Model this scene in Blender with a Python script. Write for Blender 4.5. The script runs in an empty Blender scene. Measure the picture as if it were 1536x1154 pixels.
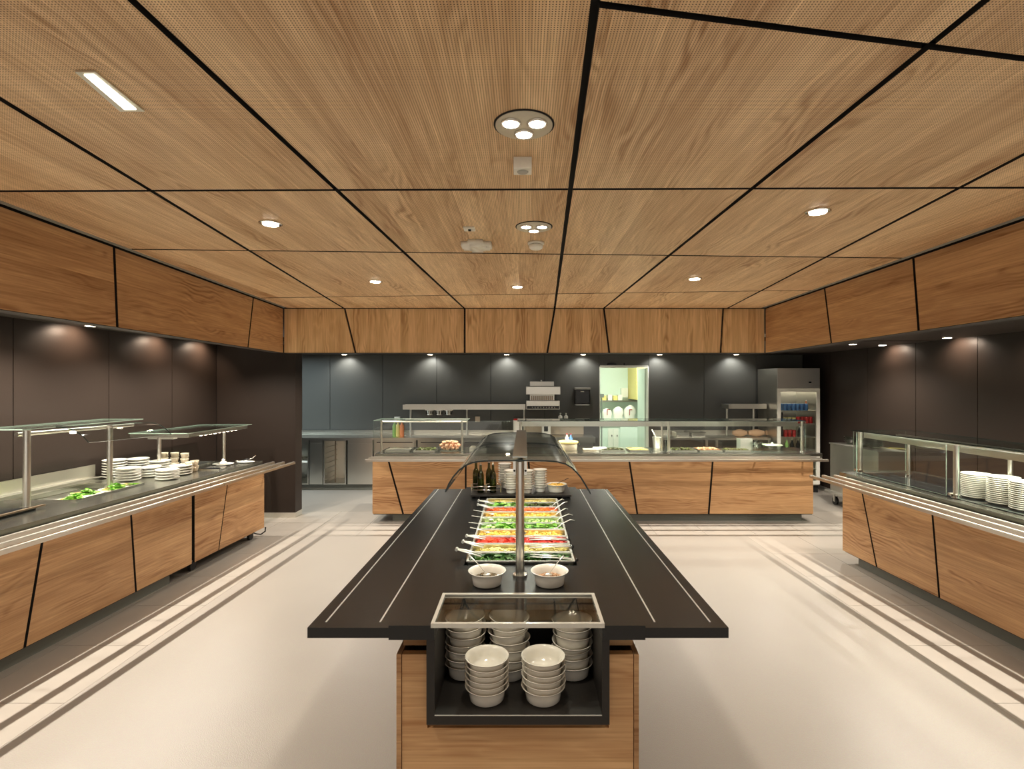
import bpy, bmesh, math, random
from mathutils import Vector, Matrix
random.seed(7)
PI = math.pi
C = bpy.context.scene.collection
S = bpy.context.scene
# ------------------------------------------------------------------ camera, world, exposure
F = 790.0; CX = 786.0; CY = 578.0; H = 1.8
cd = bpy.data.cameras.new('camera'); cam = bpy.data.objects.new('camera', cd); C.objects.link(cam)
cam.location = (0, 0, H); cam.rotation_euler = (PI/2, 0, 0)
cd.sensor_width = 36; cd.lens = F*36/1536
cd.shift_x = -(CX-768)/1536; cd.shift_y = (CY-577)/1536
cd.clip_start = 0.05
S.camera = cam
S.view_settings.view_transform = 'Standard'; S.view_settings.look = 'None'
S.view_settings.gamma = 1; S.view_settings.use_curve_mapping = False
S.view_settings.exposure = 0.56
W = bpy.data.worlds.new('dining_hall_daylight'); S.world = W; W.use_nodes = True
W.node_tree.nodes['Background'].inputs[0].default_value = (1.0, 0.93, 0.83, 1)
W.node_tree.nodes['Background'].inputs[1].default_value = .58

def G(px, py, z):
    Y = F*(H-z)/(py-CY); return ((px-CX)*Y/F, Y)
def XA(px, Y): return (px-CX)*Y/F
def ZA(py, Y): return H-(py-CY)*Y/F

def spot(name, loc, watts, size=150, blend=0.6, col=(1, .80, .58), rad=0.03, target=None):
    l = bpy.data.lights.new(name, 'SPOT'); l.energy = watts; l.spot_size = math.radians(size); l.spot_blend = blend
    l.color = col; l.shadow_soft_size = rad
    o = bpy.data.objects.new(name, l); o.location = loc; C.objects.link(o)
    if target: o.rotation_euler = (Vector(target)-Vector(loc)).to_track_quat('-Z', 'Y').to_euler()
    return o
def area(name, loc, watts, sx, sy, col=(1, .8, .6), rot=(0, 0, 0)):
    l = bpy.data.lights.new(name, 'AREA'); l.energy = watts; l.shape = 'RECTANGLE'; l.size = sx; l.size_y = sy; l.color = col
    o = bpy.data.objects.new(name, l); o.location = loc; o.rotation_euler = rot; C.objects.link(o); return o

CEIL = 2.75; SOF = 2.35; FB = 2.20; YF = 6.5
WARM = (1, .915, .79)
K_MAIN = 46; K_SMALL = 22; K_RAIL = 100; K_WASH = 13; K_BACK = 10
# ------------------------------------------------------------------ materials
def nmat(name):
    m = bpy.data.materials.new(name); m.use_nodes = True
    nt = m.node_tree; b = nt.nodes['Principled BSDF']; return m, nt, b
def srgb(r, g, b):
    f = lambda c: (c/255/12.92) if c/255 <= .04045 else ((c/255+.055)/1.055)**2.4
    return (f(r), f(g), f(b), 1)
def simple(name, col, rough=.5, metal=0, emis=None, es=0, coat=0, bump=0, bscale=60, spec=None, var=.06):
    m, nt, b = nmat(name)
    b.inputs['Roughness'].default_value = rough; b.inputs['Metallic'].default_value = metal
    if spec is not None: b.inputs['Specular IOR Level'].default_value = spec
    if coat: b.inputs['Coat Weight'].default_value = coat; b.inputs['Coat Roughness'].default_value = .1
    if emis: b.inputs['Emission Color'].default_value = (*emis[:3], 1); b.inputs['Emission Strength'].default_value = es
    tc = nt.nodes.new('ShaderNodeTexCoord'); n = nt.nodes.new('ShaderNodeTexNoise'); n.inputs['Scale'].default_value = bscale
    n.inputs['Detail'].default_value = 3
    nt.links.new(tc.outputs['Object'], n.inputs['Vector'])
    mx = nt.nodes.new('ShaderNodeMix'); mx.data_type = 'RGBA'
    mx.inputs[6].default_value = tuple(c*(1-var) for c in col[:3])+(1,); mx.inputs[7].default_value = tuple(min(1, c*(1+var)) for c in col[:3])+(1,)
    nt.links.new(n.outputs['Fac'], mx.inputs[0]); nt.links.new(mx.outputs[2], b.inputs['Base Color'])
    if bump:
        bp = nt.nodes.new('ShaderNodeBump'); bp.inputs['Strength'].default_value = bump; bp.inputs['Distance'].default_value = .004
        nt.links.new(n.outputs['Fac'], bp.inputs['Height']); nt.links.new(bp.outputs[0], b.inputs['Normal'])
    return m
def wood(name, grain, cross, dark, light, perf=False, plank=.11, rough=.45):
    """oak veneer: strips side by side across, fine streaks and cathedral figure along the grain"""
    m, nt, b = nmat(name); N = nt.nodes.new; L = nt.links.new
    tc = N('ShaderNodeTexCoord'); sp = N('ShaderNodeSeparateXYZ'); L(tc.outputs['Object'], sp.inputs[0])
    oi = N('ShaderNodeObjectInfo')
    def math_(op, a, bb=None):
        n = N('ShaderNodeMath'); n.operation = op
        for i, v in enumerate((a, bb)):
            if v is None: continue
            if isinstance(v, (int, float)): n.inputs[i].default_value = v
            else: L(v, n.inputs[i])
        return n.outputs[0]
    ga = sp.outputs['XYZ'.index(grain)]; ca = sp.outputs['XYZ'.index(cross)]
    ro = math_('MULTIPLY', oi.outputs['Random'], 37.0)
    ca2 = math_('ADD', ca, ro)
    idx = math_('FLOOR', math_('DIVIDE', ca2, plank))
    wn = N('ShaderNodeTexWhiteNoise'); wn.noise_dimensions = '1D'; L(idx, wn.inputs['W'])
    off = math_('MULTIPLY', wn.outputs['Value'], 9.0)
    gs = math_('ADD', ga, off)
    def noise(sg, sc, detail, dist=0):
        cb = N('ShaderNodeCombineXYZ'); L(math_('MULTIPLY', gs, sg), cb.inputs[0]); L(math_('MULTIPLY', ca2, sc), cb.inputs[1]); L(idx, cb.inputs[2])
        n = N('ShaderNodeTexNoise'); n.inputs['Scale'].default_value = 1; n.inputs['Detail'].default_value = detail; n.inputs['Distortion'].default_value = dist
        L(cb.outputs[0], n.inputs['Vector']); return n.outputs['Fac']
    streak = noise(2.2, 95, 4)
    broad = noise(.8, 9, 3, .8)
    rings = math_('FRACT', math_('MULTIPLY', noise(.7, 5.5, 2, .3), 9.0))
    ringp = math_('MULTIPLY', math_('MULTIPLY', rings, math_('SUBTRACT', 1.0, rings)), 4.0)
    v = math_('ADD', math_('MULTIPLY', streak, .55), math_('MULTIPLY', broad, .36))
    v = math_('ADD', v, math_('MULTIPLY', wn.outputs['Value'], .16))
    v = math_('SUBTRACT', v, math_('MULTIPLY', math_('MULTIPLY', ringp, streak), .14))
    warp = math_('ADD', math_('MULTIPLY', ca2, 34.0), math_('MULTIPLY', noise(1.3, 4, 2, .2), 13.0))
    lines = math_('POWER', math_('ABSOLUTE', math_('SINE', math_('MULTIPLY', warp, 2.2))), 3.0)
    msk = math_('MULTIPLY', math_('MAXIMUM', math_('SUBTRACT', noise(.9, 3.5, 2), .50), 0.0), 1.3)
    v = math_('SUBTRACT', v, math_('MULTIPLY', math_('MULTIPLY', lines, msk), 1.0))
    pore = math_('MAXIMUM', math_('SUBTRACT', noise(7, 260, 2), .60), 0.0)
    v = math_('SUBTRACT', v, math_('MULTIPLY', pore, .8))
    r = N('ShaderNodeValToRGB'); L(v, r.inputs[0])
    r.color_ramp.elements[0].position = .22; r.color_ramp.elements[0].color = dark
    r.color_ramp.elements[1].position = .68; r.color_ramp.elements[1].color = light
    col = r.outputs[0]
    if perf:
        P = .0085
        def cell(a):
            return math_('SUBTRACT', math_('FRACT', math_('DIVIDE', a, P)), .5)
        dx = cell(sp.outputs[0]); dy = cell(sp.outputs[1])
        d2 = math_('ADD', math_('MULTIPLY', dx, dx), math_('MULTIPLY', dy, dy))
        hole = math_('LESS_THAN', d2, .05)
        mx = N('ShaderNodeMix'); mx.data_type = 'RGBA'; L(hole, mx.inputs[0]); L(col, mx.inputs[6]); mx.inputs[7].default_value = srgb(70, 45, 25)
        col = mx.outputs[2]
    L(col, b.inputs['Base Color'])
    b.inputs['Roughness'].default_value = rough
    bp = N('ShaderNodeBump'); bp.inputs['Strength'].default_value = .15; bp.inputs['Distance'].default_value = .002
    L(streak, bp.inputs['Height']); L(bp.outputs[0], b.inputs['Normal'])
    return m
def glassmat(name, tint, gl=1.0, ior=1.5):
    """thin sheet glass: fresnel mix of clear and mirror"""
    m = bpy.data.materials.new(name); m.use_nodes = True; nt = m.node_tree; nt.nodes.clear(); N = nt.nodes.new; L = nt.links.new
    o = N('ShaderNodeOutputMaterial'); t = N('ShaderNodeBsdfTransparent'); g = N('ShaderNodeBsdfGlossy'); f = N('ShaderNodeLayerWeight'); pw = N('ShaderNodeMath'); ad = N('ShaderNodeMath'); mx = N('ShaderNodeMixShader')
    t.inputs[0].default_value = (*tint, 1); g.inputs['Roughness'].default_value = .02; g.inputs[0].default_value = (gl, gl, gl, 1)
    f.inputs[0].default_value = .5; pw.operation = 'POWER'; pw.inputs[1].default_value = 5; ad.operation = 'MULTIPLY_ADD'; ad.inputs[1].default_value = .75; ad.inputs[2].default_value = .04*ior/1.5
    L(f.outputs['Facing'], pw.inputs[0]); L(pw.outputs[0], ad.inputs[0]); L(ad.outputs[0], mx.inputs[0]); L(t.outputs[0], mx.inputs[1]); L(g.outputs[0], mx.inputs[2]); L(mx.outputs[0], o.inputs[0]); return m
def foodmat(name, cols, rough=.45):
    m, nt, b = nmat(name); N = nt.nodes.new
    g = N('ShaderNodeNewGeometry'); r = N('ShaderNodeValToRGB'); nt.links.new(g.outputs['Random Per Island'], r.inputs[0])
    cr = r.color_ramp; cr.interpolation = 'LINEAR'
    while len(cr.elements) < len(cols): cr.elements.new(.5)
    for i, c in enumerate(cols): cr.elements[i].position = i/(len(cols)-1); cr.elements[i].color = srgb(*c)
    nt.links.new(r.outputs[0], b.inputs['Base Color']); b.inputs['Roughness'].default_value = rough
    return m
def brushed(name, col, rough, axis='X'):
    m, nt, b = nmat(name); N = nt.nodes.new; L = nt.links.new
    b.inputs['Metallic'].default_value = 1; b.inputs['Base Color'].default_value = col
    b.inputs['Roughness'].default_value = rough; b.inputs['Anisotropic'].default_value = .5
    return m
M = {}
WD, WL = srgb(142, 97, 57), srgb(213, 170, 122)
M['oak_ceiling'] = wood('oak_perforated', 'Y', 'X', srgb(175, 130, 84), srgb(251, 218, 172), perf=True, plank=.13)
M['oak_y'] = wood('oak_grain_along_y', 'Y', 'Z', WD, WL, plank=.19)
M['oak_x'] = wood('oak_grain_along_x', 'X', 'Z', WD, WL, plank=.12)
M['oak_z'] = wood('oak_grain_upright', 'Z', 'X', srgb(171, 130, 83), srgb(240, 205, 155), plank=.10)
M['oak_light'] = wood('oak_light_grain_along_x', 'X', 'Z', srgb(178, 128, 80), srgb(226, 184, 134), plank=.16)
M['black_panel'] = simple('anthracite_panel', (.098, .096, .088, 1), .42, spec=.3, bump=.12, bscale=220, var=.25)
M['brown_panel'] = simple('dark_brown_panel', (.028, .020, .016, 1), .42, spec=.22, bump=.12, bscale=220, var=.25)
M['gap'] = simple('black_joint', (.008, .006, .005, 1), .8)
M['soffit'] = simple('dark_brown_soffit', (.035, .024, .018, 1), .6)
M['steel_x'] = brushed('brushed_steel_x', (.76, .735, .67, 1), .30, 'X')
M['steel_y'] = brushed('brushed_steel_y', (.76, .735, .67, 1), .30, 'Y')
M['steel_z'] = brushed('brushed_steel_z', (.76, .735, .67, 1), .30, 'Z')
M['steel_deck'] = simple('dull_steel_deck', (.42, .42, .37, 1), .24, 1, bscale=3)
M['chrome'] = simple('polished_steel', (.85, .84, .80, 1), .12, 1)
M['alu'] = simple('satin_aluminium', (.78, .76, .70, 1), .35, .9)
M['slate'] = simple('black_slate_top', (.012, .0125, .013, 1), .27, bump=.10, bscale=40, var=.3)
M['slate_d'] = simple('black_slate_dull', (.014, .011, .009, 1), .42, bump=.08, bscale=60, var=.3)
M['inlay'] = simple('pale_metal_inlay', (.72, .72, .68, 1), .3, .6)
M['porcelain'] = simple('cream_porcelain', (.80, .76, .68, 1), .16, coat=.4, var=.02)
M['plate'] = simple('white_porcelain_plate', (.82, .80, .74, 1), .15, coat=.3, var=.02)
M['tan'] = simple('tan_stoneware', (.66, .55, .42, 1), .35)
M['white'] = simple('white_plastic', (.86, .84, .76, 1), .35)
M['cream'] = simple('cream_painted_metal', (.72, .66, .52, 1), .45)
M['palegreen'] = simple('pale_green_glass_lid', (.50, .56, .42, 1), .15)
M['greypl'] = simple('grey_plastic', (.45, .44, .40, 1), .4)
M['black'] = simple('black_plastic', (.012, .012, .013, 1), .25)
M['rubber'] = simple('black_rubber', (.02, .02, .02, 1), .6)
M['ceran'] = simple('black_ceramic_glass', (.010, .014, .018, 1), .07, coat=.5)
M['glass'] = glassmat('clear_sheet_glass', (.965, .985, .97))
M['glass_dark'] = glassmat('grey_tinted_glass', (.78, .84, .82), 1)
M['glass_edge'] = simple('green_glass_edge', (.008, .016, .013, 1), .25)
M['glass_edge_l'] = simple('pale_green_glass_edge', (.35, .45, .38, 1), .15)
M['clear'] = glassmat('clear_plastic', (.90, .93, .90), 1, 1.35)
M['bottle'] = glassmat('olive_bottle_glass', (.30, .34, .16), 1)
M['oil'] = simple('olive_oil', (.05, .06, .012, 1), .15)
M['rimsteel'] = simple('bright_pan_rim', (.80, .80, .74, 1), .22, .55)
M['plinth'] = simple('grey_green_plinth', (.16, .17, .15, 1), .5)
M['lamp'] = simple('lit_lamp', (1, .95, .85, 1), .5, emis=(1, .86, .68), es=14)
M['lampsoft'] = simple('lit_diffuser', (1, .95, .85, 1), .5, emis=(1, .90, .76), es=5)
M['mint'] = simple('kitchen_white_wall', (.72, .82, .74, 1), .5)
M['bronze'] = simple('bronze_trim', (.30, .22, .15, 1), .35, .7)
M['redc'] = simple('red_can', (.45, .02, .02, 1), .3, .3)
M['bluec'] = simple('blue_silver_can', (.10, .25, .55, 1), .25, .5)
M['silverc'] = simple('silver_can', (.65, .68, .72, 1), .2, .8)
M['yellowc'] = simple('yellow_carton', (.75, .62, .22, 1), .5)
M['bread'] = simple('bread_crust', (.70, .45, .28, 1), .7, bump=.4, bscale=50)
M['egg'] = foodmat('brown_eggs', [(214, 150, 110), (232, 178, 140), (196, 128, 92)], .4)
M['greencloth'] = simple('green_label', (.25, .45, .12, 1), .5)
M['orange'] = simple('orange_label', (.75, .25, .10, 1), .5)
# floor
m, nt, b = nmat('pale_resin_floor'); N = nt.nodes.new; Lk = nt.links.new
tc = N('ShaderNodeTexCoord')
n1 = N('ShaderNodeTexNoise'); n1.inputs['Scale'].default_value = 1.3; n1.inputs['Detail'].default_value = 4
n2 = N('ShaderNodeTexNoise'); n2.inputs['Scale'].default_value = 170; n2.inputs['Detail'].default_value = 2
for n in (n1, n2): Lk(tc.outputs['Object'], n.inputs['Vector'])
mx = N('ShaderNodeMix'); mx.data_type = 'RGBA'; mx.inputs[6].default_value = (.325, .295, .262, 1); mx.inputs[7].default_value = (.375, .342, .303, 1)
Lk(n1.outputs['Fac'], mx.inputs[0])
mx2 = N('ShaderNodeMix'); mx2.data_type = 'RGBA'; mx2.blend_type = 'MULTIPLY'; mx2.inputs[0].default_value = .22
Lk(mx.outputs[2], mx2.inputs[6]); Lk(n2.outputs['Color'], mx2.inputs[7])
rr = N('ShaderNodeMapRange'); rr.inputs[3].default_value = .31; rr.inputs[4].default_value = .36; Lk(n1.outputs['Fac'], rr.inputs[0]); Lk(rr.outputs[0], b.inputs['Roughness'])
bp = N('ShaderNodeBump'); bp.inputs['Strength'].default_value = .5; bp.inputs['Distance'].default_value = .002; Lk(n2.outputs['Fac'], bp.inputs['Height']); Lk(bp.outputs[0], b.inputs['Normal'])
Lk(mx2.outputs[2], b.inputs['Base Color']); M['floor'] = m
M['tile'] = simple('pale_floor_tile', (.355, .322, .284, 1), .32, bscale=6, var=.08)
M['grout'] = simple('grey_grout', (.22, .19, .17, 1), .8)

# ------------------------------------------------------------------ mesh builder
class B:
    def __init__(s): s.v = []; s.f = []; s.m = []; s.mi = 0; s.xf = None; s.sm = []
    def add(s, vs, fs, smooth=False):
        o = len(s.v)
        if s.xf: vs = [s.xf(*v) for v in vs]
        s.v += [tuple(v) for v in vs]; s.f += [tuple(i+o for i in f) for f in fs]; s.m += [s.mi]*len(fs); s.sm += [smooth]*len(fs)
        return s
    def box(s, x0, x1, y0, y1, z0, z1):
        vs = [(x, y, z) for z in (z0, z1) for y in (y0, y1) for x in (x0, x1)]
        return s.add(vs, [(0, 2, 3, 1), (4, 5, 7, 6), (0, 1, 5, 4), (2, 6, 7, 3), (0, 4, 6, 2), (1, 3, 7, 5)])
    def bbox(s, x0, x1, y0, y1, z0, z1, r=.004):
        """box with chamfered edges"""
        bm = bmesh.new(); bmesh.ops.create_cube(bm, size=1)
        for v in bm.verts: v.co = Vector(((x0+x1)/2+v.co.x*(x1-x0), (y0+y1)/2+v.co.y*(y1-y0), (z0+z1)/2+v.co.z*(z1-z0)))
        bmesh.ops.bevel(bm, geom=bm.edges[:], offset=r, segments=2, affect='EDGES', profile=.7)
        return s.frombm(bm)
    def frombm(s, bm, smooth=False):
        bm.verts.index_update(); vs = [v.co.copy() for v in bm.verts]; fs = [[v.index for v in f.verts] for f in bm.faces]; bm.free()
        return s.add(vs, fs, smooth)
    def prism(s, poly, z0, z1, axis='Z'):
        n = len(poly)
        def p(a, b, c): return (a, b, c) if axis == 'Z' else ((a, c, b) if axis == 'Y' else (c, a, b))
        vs = [p(a, b, z0) for a, b in poly]+[p(a, b, z1) for a, b in poly]
        fs = [tuple(range(n))[::-1], tuple(range(n, 2*n))]+[(i, (i+1) % n, n+(i+1) % n, n+i) for i in range(n)]
        return s.add(vs, fs)
    def hexa(s, a, c):
        """solid between quad a (4 pts) and quad c (4 pts)"""
        return s.add(list(a)+list(c), [(3, 2, 1, 0), (4, 5, 6, 7)]+[(i, (i+1) % 4, 4+(i+1) % 4, 4+i) for i in range(4)])
    def cyl(s, p0, p1, r, n=12, r1=None, cap=True):
        p0 = Vector(p0); p1 = Vector(p1); r1 = r if r1 is None else r1
        d = (p1-p0).normalized(); a = d.orthogonal().normalized(); b_ = d.cross(a)
        vs = [p0+(a*math.cos(t)+b_*math.sin(t))*r for t in [2*PI*i/n for i in range(n)]]+[p1+(a*math.cos(t)+b_*math.sin(t))*r1 for t in [2*PI*i/n for i in range(n)]]
        s.add(vs, [(i, (i+1) % n, n+(i+1) % n, n+i) for i in range(n)], True)
        if cap:
            s.add(vs[:n], [tuple(range(n))[::-1]]); s.add(vs[n:], [tuple(range(n))])
        return s
    def tube(s, pts, r, n=8, flat=1.0):
        P = [Vector(p) for p in pts]; rings = []
        up = Vector((0, 0, 1))
        for i, p in enumerate(P):
            d = (P[min(i+1, len(P)-1)]-P[max(i-1, 0)]).normalized()
            a = d.cross(up); a = a.normalized() if a.length > 1e-4 else Vector((1, 0, 0)); b_ = a.cross(d)
            rr = r[i] if isinstance(r, (list, tuple)) else r
            rings.append([p+a*math.cos(2*PI*k/n)*rr+b_*math.sin(2*PI*k/n)*rr*flat for k in range(n)])
        vs = [v for g in rings for v in g]; fs = []
        for i in range(len(P)-1):
            for k in range(n): fs.append((i*n+k, i*n+(k+1) % n, (i+1)*n+(k+1) % n, (i+1)*n+k))
        fs += [tuple(range(n))[::-1], tuple(range((len(P)-1)*n, len(P)*n))]
        return s.add(vs, fs, True)
    def lathe(s, prof, c=(0, 0, 0), n=28, sx=1, sy=1):
        vs = []; fs = []
        for (r, z) in prof:
            for k in range(n): vs.append((c[0]+math.cos(2*PI*k/n)*r*sx, c[1]+math.sin(2*PI*k/n)*r*sy, c[2]+z))
        for i in range(len(prof)-1):
            for k in range(n): fs.append((i*n+k, i*n+(k+1) % n, (i+1)*n+(k+1) % n, (i+1)*n+k))
        fs.append(tuple(range(n))[::-1]); 
        if prof[-1][0] > 1e-5: fs.append(tuple(range((len(prof)-1)*n, len(prof)*n)))
        return s.add(vs, fs, True)
    def ell(s, c, rx, ry, rz, n=8, m_=5):
        vs = []; fs = []
        for i in range(1, m_):
            t = PI*i/m_
            for k in range(n): vs.append((c[0]+rx*math.sin(t)*math.cos(2*PI*k/n), c[1]+ry*math.sin(t)*math.sin(2*PI*k/n), c[2]+rz*math.cos(t)))
        a = len(vs); vs += [(c[0], c[1], c[2]+rz), (c[0], c[1], c[2]-rz)]
        for i in range(m_-2):
            for k in range(n): fs.append((i*n+k, (i+1)*n+k, (i+1)*n+(k+1) % n, i*n+(k+1) % n))
        for k in range(n): fs.append((a, k, (k+1) % n)); fs.append((a+1, (m_-2)*n+(k+1) % n, (m_-2)*n+k))
        return s.add(vs, fs, True)
    def build(s, name, mat, parent=None, kind=None, label=None):
        me = bpy.data.meshes.new(name)
        off = parent_loc(parent)
        me.from_pydata([(v[0]-off[0], v[1]-off[1], v[2]-off[2]) for v in s.v], [], s.f)
        for mm in (mat if isinstance(mat, (list, tuple)) else [mat]): me.materials.append(M[mm])
        for i, p in enumerate(me.polygons): p.material_index = s.m[i]; p.use_smooth = s.sm[i]
        bm = bmesh.new(); bm.from_mesh(me); bmesh.ops.recalc_face_normals(bm, faces=bm.faces[:]); bm.to_mesh(me); bm.free()
        me.update()
        o = bpy.data.objects.new(name, me); C.objects.link(o)
        if parent: o.parent = parent
        if kind: o['kind'] = kind
        if label: o['label'] = label
        return o
def parent_loc(p):
    v = Vector((0, 0, 0))
    while p: v += Vector(p.location); p = p.parent
    return v
def thing(name, label, cat, loc=(0, 0, 0), group=None):
    o = bpy.data.objects.new(name, None); C.objects.link(o); o.location = loc; o.empty_display_size = .05
    o['label'] = label; o['category'] = cat
    if group: o['group'] = group
    return o
def tag(o, label, cat, group=None, kind=None):
    o['label'] = label; o['category'] = cat
    if group: o['group'] = group
    if kind: o['kind'] = kind
    return o
def solo(b, name, mat, label, cat, loc=None, group=None, kind=None):
    """one-mesh thing; geometry given around the origin if loc given"""
    o = b.build(name, mat)
    if loc: o.location = loc
    return tag(o, label, cat, group, kind)
def dup(root, loc, label, rotz=None, group=None):
    r = root.copy(); C.objects.link(r); r.location = loc; r['label'] = label
    if rotz is not None: r.rotation_euler = (0, 0, rotz)
    if group: r['group'] = group
    for ch in root.children:
        c = ch.copy(); C.objects.link(c); c.parent = r
        for g in ch.children:
            d = g.copy(); C.objects.link(d); d.parent = c
    return r
ORD = ['topmost']+[w+'-from-top' for w in ('second','third','fourth','fifth','sixth','seventh','eighth','ninth','tenth','eleventh','twelfth','thirteenth','fourteenth','fifteenth','sixteenth')]

# ------------------------------------------------------------------ ceiling
CE = B().box(-5.6, 5.6, -4, 12.5, CEIL+.03, CEIL+.12).build('ceiling', 'gap', kind='structure')
LL = {}
seams = [  # long seams, each a polyline on the ceiling plane (near to far)
 [(-3.6, -4), (-3.6, 0), G(-330, 0, CEIL), G(0, 147, CEIL), G(230, 287, CEIL), G(370, 376, CEIL), G(517, 463, CEIL)],
 [G(205, 0, CEIL), G(498, 284, CEIL), G(606, 378, CEIL), G(697, 463, CEIL)],
 [G(895, 0, CEIL), G(855, 282, CEIL), G(843, 380, CEIL), G(832, 463, CEIL)],
 [G(1487, 0, CEIL), G(1393, 70, CEIL), G(1133, 282, CEIL), G(1000, 383, CEIL), G(906, 463, CEIL)],
 [G(1850, 78, CEIL), G(1536, 232, CEIL), G(1437, 282, CEIL), G(1240, 386, CEIL), G(1090, 463, CEIL)]]
def fitline(pts):
    n = len(pts); sx = sum(p[1] for p in pts); sy = sum(p[0] for p in pts); sxx = sum(p[1]**2 for p in pts); sxy = sum(p[0]*p[1] for p in pts)
    a = (n*sxy-sx*sy)/(n*sxx-sx*sx); return a, (sy-a*sx)/n     # X = a*Y+b
Lft, Rgt = (-.052, -2.655), (.034, 2.76)    # fascia lines X = a*Y + b
def fasc(px0, py0, px1, py1, z):
    p = G(px0, py0, z); q = G(px1, py1, z); a = (q[0]-p[0])/(q[1]-p[1]); return a, p[0]-a*p[1]
fl = [fasc(0, 308, 425, 463, CEIL), fasc(0, 463, 425, 529, FB)]
Lft = ((fl[0][0]+fl[1][0])/2, (fl[0][1]+fl[1][1])/2)
fr = [fasc(1536, 330, 1148, 463, CEIL), fasc(1536, 472, 1148, 529, FB)]
Rgt = ((fr[0][0]+fr[1][0])/2, (fr[0][1]+fr[1][1])/2)
print('fascia', Lft, Rgt)
longs = [Lft]+[fitline(s_[-4:]) for s_ in seams]+[Rgt]
def cross(p, q): a = (q[1]-p[1])/(q[0]-p[0]); return a, p[1]-a*p[0]   # Y = a*X+b
cr = [cross(G(895, 6, CEIL), G(1536, 88, CEIL)), cross(G(0, 287, CEIL), G(1437, 282, CEIL)), cross(G(370, 376, CEIL), G(1240, 386, CEIL)), cross(G(400, 447, CEIL), G(1190, 436, CEIL)), (0, YF-.01)]
def isect(l, c): # X=aY+b ; Y=cX+d
    a, b_ = l; c_, d = c; Y = (c_*b_+d)/(1-c_*a); return (a*Y+b_, Y)
g = .012
def cell(l0, l1, c0, c1, z0, z1, par, e0=g, e1=g, mat='oak_ceiling'):
    l0 = (l0[0], l0[1]+e0); l1 = (l1[0], l1[1]-e1); c0 = (c0[0], c0[1]+g); c1 = (c1[0], c1[1]-g)
    poly = [isect(l0, c0), isect(l1, c0), isect(l1, c1), isect(l0, c1)]
    if par is not None:
        b_ = B().prism(poly, z0, z1); b_.m = [0, 0]+[1]*(len(b_.f)-2); return b_.build('panel', [mat, 'gap'], par)
    return poly
rows = [(0, -4.0), (0, -1.6)]
for i in range(6):
    for j in range(4):
        c0 = cr[j]
        if j == 0 and i < 3: c0 = (0, -.1)
        cell(longs[i], longs[i+1], c0, cr[j+1], CEIL, CEIL+.02, CE, e0=.056 if i == 0 else g, e1=.056 if i == 5 else g)
    for c0, c1 in (((0, -4), (0, -1.9)), ((0, -1.9), cr[0] if i >= 3 else (0, -.1))):
        cell(longs[i], longs[i+1], c0, c1, CEIL, CEIL+.02, CE, e0=.056 if i == 0 else g, e1=.056 if i == 5 else g)
# soffit over the counters
def lx(l, y): return l[0]*y+l[1]
WLX, WRX, WBY = -4.17, 5.08, 9.6
sof = B()
sof.prism([(lx(Lft, -4)-.02, -4), (lx(Lft, YF)-.02, YF), (-5.6, YF), (-5.6, -4)], SOF, SOF+.05)
sof.prism([(lx(Rgt, -4)+.02, -4), (5.6, -4), (5.6, YF), (lx(Rgt, YF)+.02, YF)], SOF, SOF+.05)
sof.box(-5.6, 5.6, YF+.08, WBY+.3, SOF, SOF+.05)
sof.build('soffit', 'soffit', CE)
# fascias
def fascia_side(name, L_, sgn, seamset):
    t = B().prism([(lx(L_, -4)+sgn*.03, -4), (lx(L_, YF)+sgn*.03, YF), (lx(L_, YF)+sgn*.07, YF), (lx(L_, -4)+sgn*.07, -4)], FB, CEIL+.03).build(name, 'gap', kind='structure')
    ys = [(-4, -4)]+seamset+[(YF-.01, YF-.01)]
    for k in range(len(ys)-1):
        (yt0, yb0), (yt1, yb1) = ys[k], ys[k+1]
        def pt(y, z, o): return (lx(L_, y)+sgn*o, y, z)
        zt = CEIL-.012
        a = [pt(yb0+g, FB, 0), pt(yb1-g, FB, 0), pt(yt1-g, zt, 0), pt(yt0+g, zt, 0)]
        c = [(v[0]+sgn*.025, v[1], v[2]) for v in a]
        b_ = B().hexa(a, c); b_.m = [0, 0, 1, 1, 1, 1]; b_.build('panel', ['oak_y', 'gap'], t)
    # slot diffuser along the top: pale bars with dark gaps
    for o in (.010, .026, .042):
        B().prism([(lx(L_, -4)-sgn*(o-.004), -4), (lx(L_, YF)-sgn*(o-.004), YF-.02), (lx(L_, YF)-sgn*(o+.004), YF-.02), (lx(L_, -4)-sgn*(o+.004), -4)], CEIL+.002, CEIL+.016).build('diffuser_bar', 'rimsteel', t)
    # thin bottom edge trim
    B().prism([(lx(L_, -4)-sgn*.001, -4), (lx(L_, YF), YF), (lx(L_, YF)+sgn*.11, YF), (lx(L_, -4)+sgn*.11, -4)], FB-.004, FB).build('edge_strip', 'soffit', t)
    return t
def yat(L_, px): a, b_ = L_; k = (px-CX)/F; return b_/(k-a)
fascia_side('trim_1', Lft, -1, [(-.5, -.6), (1.6, 1.5), (yat(Lft, 171), yat(Lft, 176)), (yat(Lft, 380), yat(Lft, 372))])
fascia_side('trim_3', Rgt, 1, [(-.5, -.6), (1.6, 1.5), (yat(Rgt, 1370), yat(Rgt, 1378)), (yat(Rgt, 1237), yat(Rgt, 1247))])
T2 = B().box(lx(Lft, YF), lx(Rgt, YF), YF+.025, YF+.07, FB, CEIL+.03).build('trim_2', 'gap', kind='structure')
bs = [(425, 425), (517, 533), (697, 697), (832, 821), (906, 914), (1085, 1081), (1148, 1148)]
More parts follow.
